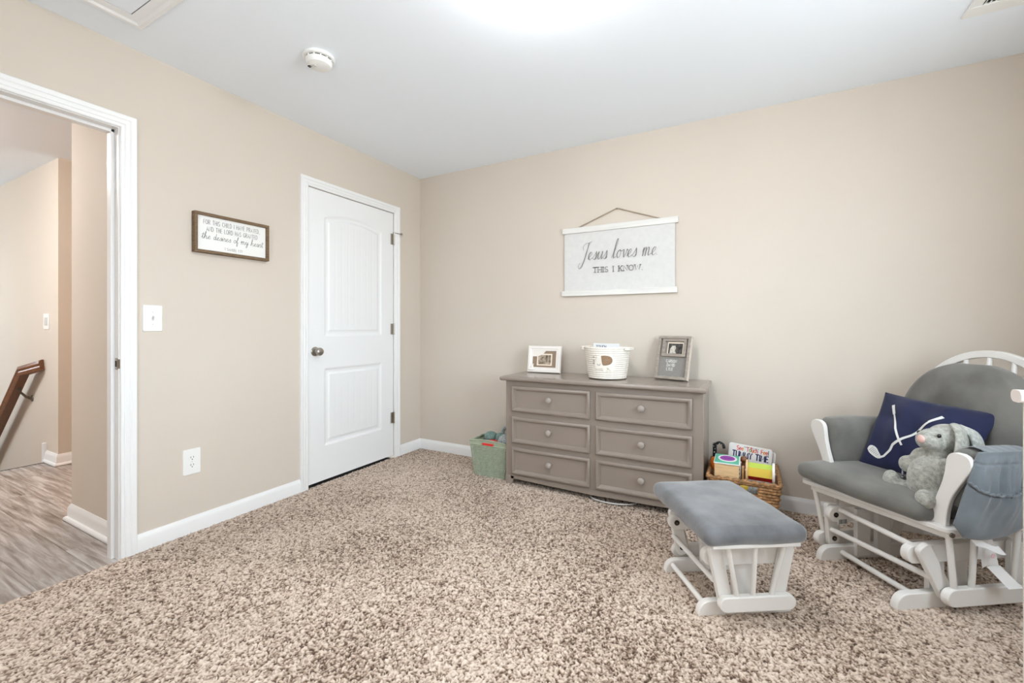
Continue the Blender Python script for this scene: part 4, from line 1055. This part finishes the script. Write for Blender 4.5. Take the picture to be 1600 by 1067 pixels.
def sheared(mb_, roll=0.):
    mb_.v = [(a, b+SH*a, c-roll*a) for a, b, c in mb_.v]; return mb_
obj('seat_board', sheared(MB().prism(rrect(.565, .53, .02, 3, (-.008, -.032)), lambda p: (p[0], p[1], .324), lambda p: (p[0], p[1], .345))), 'white_wood', gc, .004)
obj('seat_rail', sheared(MB().box(-.265, .245, -.24, .205, .296, .324)), 'white_wood', gc, .003)
def seatfn(q):
    x, y, z = q
    k_ = max(0, 1-(x/.26)**4)*max(0, 1-(y/.29)**4)
    return (x, y+.016*(1-(x/.27)**2)*(1 if y > 0 else 0), z+(.016*k_ if z > 0 else 0)+.002*math.sin(23*x+4*y)*math.sin(19*y))
cu = MB().soft((.500, .590, .074), .034, 24, seatfn); cu.v = [(a-.040, b-.030, c+.384) for a, b, c in cu.v]
obj('seat_cushion', sheared(cu, .05), 'grey_velvet', gc, smooth=180)

# arm uprights (flat, waisted paddles facing forward) and padded arms
def paddle(sg, vp, dv=.020):
    cl = [(.340, .221, .028), (.400, .228, .026), (.450, .241, .025), (.500, .261, .028), (.545, .279, .035), (.580, .290, .041), (.606, .293, .040), (.624, .294, .030), (.633, .294, .012)]
    pts = [tuple(q) for q in catmull([(c-w, z, 0) for z, c, w in cl], 4)]+[tuple(q) for q in catmull([(c+w, z, 0) for z, c, w in cl], 4)][::-1]
    pts = [(p[0]*sg, p[1]) for p in pts]
    return obj('arm_upright', MB().prism(pts, lambda p: (p[0], vp+dv/2, p[1]), lambda p: (p[0], vp-dv/2, p[1])), 'white_wood', gc, .003)
paddle(1, .148); paddle(-1, .196)
for sg, v1 in ((1, .135), (-1, .180)):
    obj('arm_rest', MB().box(.278*sg-.022, .278*sg+.022, -.29, v1-.004, .560, .578), 'white_wood', gc, .003)
    obj('rear_arm_post', MB().box(.225*sg-.014, .225*sg+.014, -.27, -.225, .34, .60), 'white_wood', gc, .003)
    def padfn(q):
        x, y, z = q
        t_ = (z+.115)/.23
        t_ = max(0, min(1, t_))
        return (x+sg*(.020*t_**1.5)-sg*.006*math.sin(PI*max(0, min(1, t_)))+.003*math.sin(26*y+9*z), y, z+.004*math.sin(14*y))
    L = v1+.30
    pd = MB().soft((.092, L, .232), .040, 18, padfn); pd.v = [(a+sg*.268, b+v1-L/2, c+.528) for a, b, c in pd.v]
    obj('arm_pad', pd, 'grey_velvet', gc, smooth=180)

# pocket pouch hanging outside the near arm
def pouch(u_, v_):
    # u_ 0..1 front to back, v_ 0..1 bottom to top
    top = .648
    zlow = .322+.030*(2*u_-.9)**2 + .035*max(0, .12-u_)/.12
    vfront = .205-.065*max(0, v_)**1.2-.02*max(0, v_-.75); vback = -.085-.005*v_
    z = zlow+(top-zlow)*v_; v = vfront+(vback-vfront)*u_
    bul = max(0, math.sin(PI*min(1, max(0, u_))))**.6*max(0, math.sin(PI*min(1, v_*1.05)))**.7
    fold = .008*math.sin(34*u_+2*v_)*(.35+.65*math.cos(7*(v_-.62)))*max(0, v_)+.004*math.sin(47*u_-7*v_)*v_+.009*math.sin(9*u_+5*v_)*math.cos(6*v_-4*u_)
    seam = -.006*math.exp(-((v_-.86)/.012)**2)
    mouth = .012*(1 if v_ < .60-.06*math.sin(PI*u_) else 0)
    return (.340+.016*bul+fold*bul+seam*.7+mouth*bul-.024*(1-v_), v, z)
pk = MB().grid(90, 80, pouch)
pb_ = obj('side_pocket', pk, 'grey_pocket', gc, smooth=180, fix=False)
so = pb_.modifiers.new('cloth', 'SOLIDIFY'); so.thickness = .006; so.offset = -1
el_ = []
for i in range(61):
    u_ = i/60; q = pouch(u_, .60-.06*math.sin(PI*u_)-.006); el_.append((q[0]+.003, q[1], q[2]+.003*math.sin(i*1.9)))
obj('pocket_hem', MB().tube(el_, [.0042+.0016*math.sin(i*1.9) for i in range(61)], 8), 'grey_pocket', gc)
obj('pocket_flap', MB().grid(30, 12, lambda a, b: (.340-.075*b, .106-.19*a, .648+.008*math.sin(PI*b)+.0015*math.sin(31*a))), 'grey_pocket', gc, fix=False)
obj('pocket_button', MB().lathe([(.001, 0), (.009, 0), (.009, .006), (.001, .008)], (.30, .196, .338), 14, 'x'), 'steel', gc)
# ties and the care label hanging below
obj('cloth_tie', MB().grid(8, 10, lambda a, b: (.285+.02*math.sin(2*b)+.01*a, .105-.10*b-.02*a, .318-.035*b*math.sin(2.2*b)-.028*a)), 'label', gc, fix=False)
obj('care_label', MB().grid(10, 14, lambda a, b: (.262+.006*math.sin(5*a+2*b), .045-.075*a-.02*b, .315-.125*b)).grid(8, 8, lambda a, b: (.262+.055*b, .000-.060*a-.02*b, .192-.055*b)), 'label', gc, fix=False)
obj('label_stamp', MB().lathe([(.001, 0), (.009, 0), (.009, .001), (.001, .001)], (.2705, -.018, .235), 16, 'x'), 'tag_pink', gc)
obj('barcode_label', MB().box(-.1645, -.1638, .165, .215, .165, .195), 'label', gc)
bars = MB(); rr3 = random.Random(5)
for i in range(14): bars.box(-.1637, -.1632, .169+.003*i, .169+.003*i+rr3.choice((.001, .002)), .169, .190)
obj('barcode', bars, 'ink_dark', gc)

# back: bowed crest, side stiles, spindles, cushion
def back_v(z): return -.285-.155*(z-.36)
ar = []
for i in range(41):
    a = PI*i/40; u_ = .268*math.cos(a); z = .70+.275*math.sin(a); ar.append((u_, z))
full = [(.255, .34), (.262, .50)]+ar+[(-.262, .50), (-.255, .34)]
rg = []
for i, (u_, z) in enumerate(full):
    p0, p1 = Vector(full[max(0, i-1)]), Vector(full[min(len(full)-1, i+1)]); d = (p1-p0).normalized(); n_ = Vector((d.y, -d.x))*.016
    v = back_v(z)
    rg.append([(u_+n_.x, v+.012, z+n_.y), (u_-n_.x, v+.012, z-n_.y), (u_-n_.x, v-.012, z-n_.y), (u_+n_.x, v-.012, z+n_.y)])
obj('back_bow', MB().rings(rg), 'white_wood', gc, .003, smooth=30)
for u_ in (-.18, -.09, 0, .09, .18):
    zt = .70+.275*math.sqrt(1-(u_/.268)**2)
    obj('back_spindle', MB().tube([(u_*.92, back_v(.35), .35), (u_, back_v(.7), .7), (u_, back_v(zt), zt)], [.009, .012, .009], 12), 'white_wood', gc)
obj('back_base', MB().box(-.255, .255, back_v(.37)-.014, back_v(.37)+.014, .345, .395), 'white_wood', gc, .003)
def bcush(q):
    x, y, z = q
    # x,z in a square of half-size .30,.27; y thickness. map the square to a rounded-top outline
    zz = z+.27; t_ = zz/.54
    half = .285 if t_ < .42 else .285*math.sqrt(max(.0, 1-((t_-.42)/.60)**2.2))
    xx = x/.30*max(half, .03)
    edge = max(0, 1-abs(x/.30)**3)*max(0, 1-abs(z/.27)**3)
    w = .006*math.sin(30*xx+12*zz)*math.sin(11*zz-8*xx)+.010*math.sin(9*xx+5)*math.sin(8*zz)
    return (xx, y*(.62+.62*edge)+(w*edge if y > 0 else 0)-.012*math.exp(-((xx-.08)**2+(zz-.26)**2)/.0009)*(1 if y > 0 else 0), .415+zz*.955)
bc = MB().soft((.60, .115, .54), .056, 30, bcush)
bc.v = [(a-.0, b+back_v(c)+.078, c) for a, b, c in bc.v]
obj('back_cushion', bc, 'grey_velvet', gc, smooth=180)

# --- navy pillow with crossed golf clubs
pi_ = thing('throw_pillow', 'navy pillow printed with crossed white golf clubs, on the glider seat', 'pillow', (CO[0], CO[1], 0), math.radians(CA))
BLp, BRp, TLp, TRp = Vector((-.217, .060, .428)), Vector((.150, -.045, .425)), Vector((-.258, -.135, .770)), Vector((.155, -.215, .742))
Nf = (BRp-BLp).cross(TLp-BLp).normalized(); Nf = Nf if Nf.y > 0 else -Nf
def pil(s_, t_, side):
    a, b = 2*s_-1, 2*t_-1
    th = .068*max(0, (1-abs(a)**2.4))**.55*max(0, (1-abs(b)**2.4))**.55
    ss, tt = .5+a*.5*(1-.045*(1-b*b)), .5+b*.5*(1-.05*(1-a*a))
    p = (BLp*(1-ss)+BRp*ss)*(1-tt)+(TLp*(1-ss)+TRp*ss)*tt
    w = .004*math.sin(13*s_+9*t_)*math.sin(8*t_-5*s_)*4*th/.068+.006*math.exp(-((s_-.62-.25*(t_-.7))/.03)**2)*max(0, t_-.5)
    q = p+Nf*(side*th+(w if side > 0 else 0)); return tuple(q)
obj('pillow_cover', MB().grid(40, 34, lambda a, b: pil(a, b, 1)).grid(40, 34, lambda a, b: pil(a, b, -.55)), 'navy', pi_, smooth=180)
def on_pillow(p):
    q = Vector(pil(p[0], p[1], 1)); return tuple(q+Nf*.0022)
def dens(pts, n_=14):
    out = []
    for a, b in zip(pts, pts[1:]): out += [(a[0]+(b[0]-a[0])*i/n_, a[1]+(b[1]-a[1])*i/n_) for i in range(n_)]
    return out+[pts[-1]]
clubs = strokes_mesh([dens([(.184, .809), (.227, .707)], 8)], on_pillow, .036)
for st_, wd in (([(.227, .707), (.318, .506), (.391, .381), (.433, .314)], .021), ([(.248, .112), (.290, .135), (.333, .222), (.351, .288), (.398, .35), (.484, .49), (.627, .72)], .026), ([(.600, .68), (.666, .778)], .034)):
    q = strokes_mesh([dens(st_)], on_pillow, wd); clubs.add(q.v, q.f)
oc_ = [tuple(q)[:2] for q in catmull([(.075, .2, 0), (.083, .24, 0), (.113, .253, 0), (.167, .23, 0), (.216, .178, 0), (.258, .127, 0), (.240, .098, 0), (.192, .109, 0), (.117, .152, 0), (.075, .2, 0)], 4)][:-1]
n_ = len(oc_)
clubs.add([on_pillow((.165, .175))]+[on_pillow(p) for p in oc_], [(0, i+1, (i+1) % n_+1) for i in range(n_)])
obj('golf_club_print', clubs, 'print_white', pi_, fix=False)
gr = [dens([(.105+.020*i, .180-.010*i), (.135+.018*i, .232-.016*i)], 3) for i in range(6)]
obj('club_face_lines', strokes_mesh(gr, lambda p: tuple(Vector(on_pillow(p))+Nf*.0008), .006), 'ink', pi_, fix=False)

# --- plush rabbit sitting on the seat, facing out of the chair
rt = thing('plush_rabbit', 'grey plush rabbit with long drooping ears sitting on the glider seat', 'stuffed toy', (CO[0], CO[1], 0), math.radians(CA))
RU = .128
bod = MB()
Rm = lambda ax, d: Matrix.Rotation(math.radians(d), 3, ax)
bod.ell((RU, .075, .478), (.072, .076, .094), Rm('X', 10))
bod.ell((RU, .066, .440), (.078, .078, .060))
bod.ell((RU, .000, .640), (.060, .070, .060))
bod.ell((RU, .056, .634), (.050, .062, .050), Rm('X', 6))
bod.ell((RU, .092, .638), (.036, .036, .040))
bod.ell((RU, -.040, .628), (.052, .058, .052))
bod.ell((RU, .040, .580), (.044, .048, .040))
# near leg and far leg, feet forward
bod.ell((RU+.050, .130, .420), (.032, .062, .030), Rm('Z', -12)); bod.ell((RU+.060, .170, .424), (.034, .028, .038))
bod.ell((RU-.068, .100, .418), (.032, .072, .030), Rm('Z', 48)); bod.ell((RU-.116, .126, .430), (.040, .030, .050), Rm('Z', 40))
# arms
bod.ell((RU-.064, .056, .545), (.026, .034, .060), Rm('X', -30) @ Rm('Y', 30)); bod.ell((RU-.090, .078, .512), (.030, .030, .036))
bod.ell((RU+.062, .070, .530), (.026, .032, .058), Rm('X', -30))
b_ = obj('body', bod, 'fur', rt, smooth=180, fix=True)
rmh = b_.modifiers.new('one skin', 'REMESH'); rmh.mode = 'VOXEL'; rmh.voxel_size = .006; rmh.use_smooth_shade = True
smh = b_.modifiers.new('soften', 'SMOOTH'); smh.iterations = 5; smh.factor = .6
def ear(path, w, th):
    P = catmull(path, 6); rg = []
    n_ = len(P)
    for i, p in enumerate(P):
        d = (P[min(i+1, n_-1)]-P[max(i-1, 0)]).normalized(); side = Vector((.25, 1, 0)); side = (side-d*side.dot(d)).normalized(); nn = d.cross(side)
        t_ = i/(n_-1); ww = w*(.55+.75*math.sin(PI*min(1, .12+t_*.80)))*(1 if t_ < .9 else math.sqrt(max(.02, 1-((t_-.9)/.1)**2)))
        rg.append([tuple(p+side*ww*math.cos(2*PI*k_/16)+nn*th*math.sin(2*PI*k_/16)) for k_ in range(16)])
    return MB().rings(rg)
obj('ear', ear([(RU+.020, -.012, .697), (RU+.058, .012, .678), (RU+.077, .036, .624), (RU+.081, .058, .565), (RU+.078, .074, .490)], .023, .012), 'fur', rt, smooth=180)
obj('ear', ear([(RU+.010, -.040, .688), (RU+.042, -.066, .664), (RU+.056, -.072, .618), (RU+.058, -.074, .560), (RU+.052, -.072, .500)], .028, .013), 'fur_pale', rt, smooth=180)
obj('nose', MB().ell((RU+.004, .124, .644), (.015, .009, .016)), 'pink', rt)
for eu in (-.036, .0415): obj('eye', MB().ell((RU+eu, .086, .660 if eu < 0 else .664), (.006, .008, .008)), 'black', rt)
ft = MB().lathe([(.001, 0), (.026, 0), (.030, .003), (.026, .006), (.001, .007)], (0, 0, 0), 24, 'y')
fo = obj('foot_pad', ft, 'dots', rt); fo.location = (RU-.122, -.060, .448); fo.rotation_euler = (0, 0, math.radians(-50))
obj = _obj

# ------------------------------------------------------------------ crib whose corner meets the right edge of the view
cr = thing('crib', 'off-white crib, its corner post just showing at the right edge', 'crib', (0, 0, 0))
CX0, CX1, CY0, CY1 = 3.222, 3.90, -2.86, -1.470
for x in (CX0, CX1-.045):
    for y in (CY0, CY1-.045): obj('post', MB().box(x, x+.045, y, y+.045, 0, .912), 'crib', cr, .003)
for y in (CY0-.005, CY1-.045):
    obj('end_rail', MB().prism(rrect(.050, .031, .015, 5), lambda p: (CX0-.019, y+.025+p[0], .922+p[1]), lambda p: (CX1+.02, y+.025+p[0], .922+p[1])), 'crib', cr)
    obj('end_panel', MB().box(CX0+.045, CX1-.045, y+.015, y+.033, .20, .905), 'crib', cr, .002)
for x in (CX0+.008, CX1-.037):
    obj('top_rail', MB().box(x, x+.030, CY0+.045, CY1-.045, .845, .895), 'crib', cr, .004)
    obj('bottom_rail', MB().box(x, x+.030, CY0+.045, CY1-.045, .22, .27), 'crib', cr, .004)
    n_ = 18
    for i in range(n_):
        y = CY0+.045+(CY1-CY0-.09)*(i+.5)/n_
        obj('slat', MB().box(x+.009, x+.021, y-.016, y+.016, .26, .85), 'crib', cr)
mt = MB().soft((CX1-CX0-.10, CY1-CY0-.10, .12), .03, 8); mt.v = [(a+(CX0+CX1)/2, b+(CY0+CY1)/2, c+.40) for a, b, c in mt.v]
tag(obj('crib_mattress', mt, 'mattress', None, smooth=180), 'white sheeted mattress lying in the crib', 'mattress')
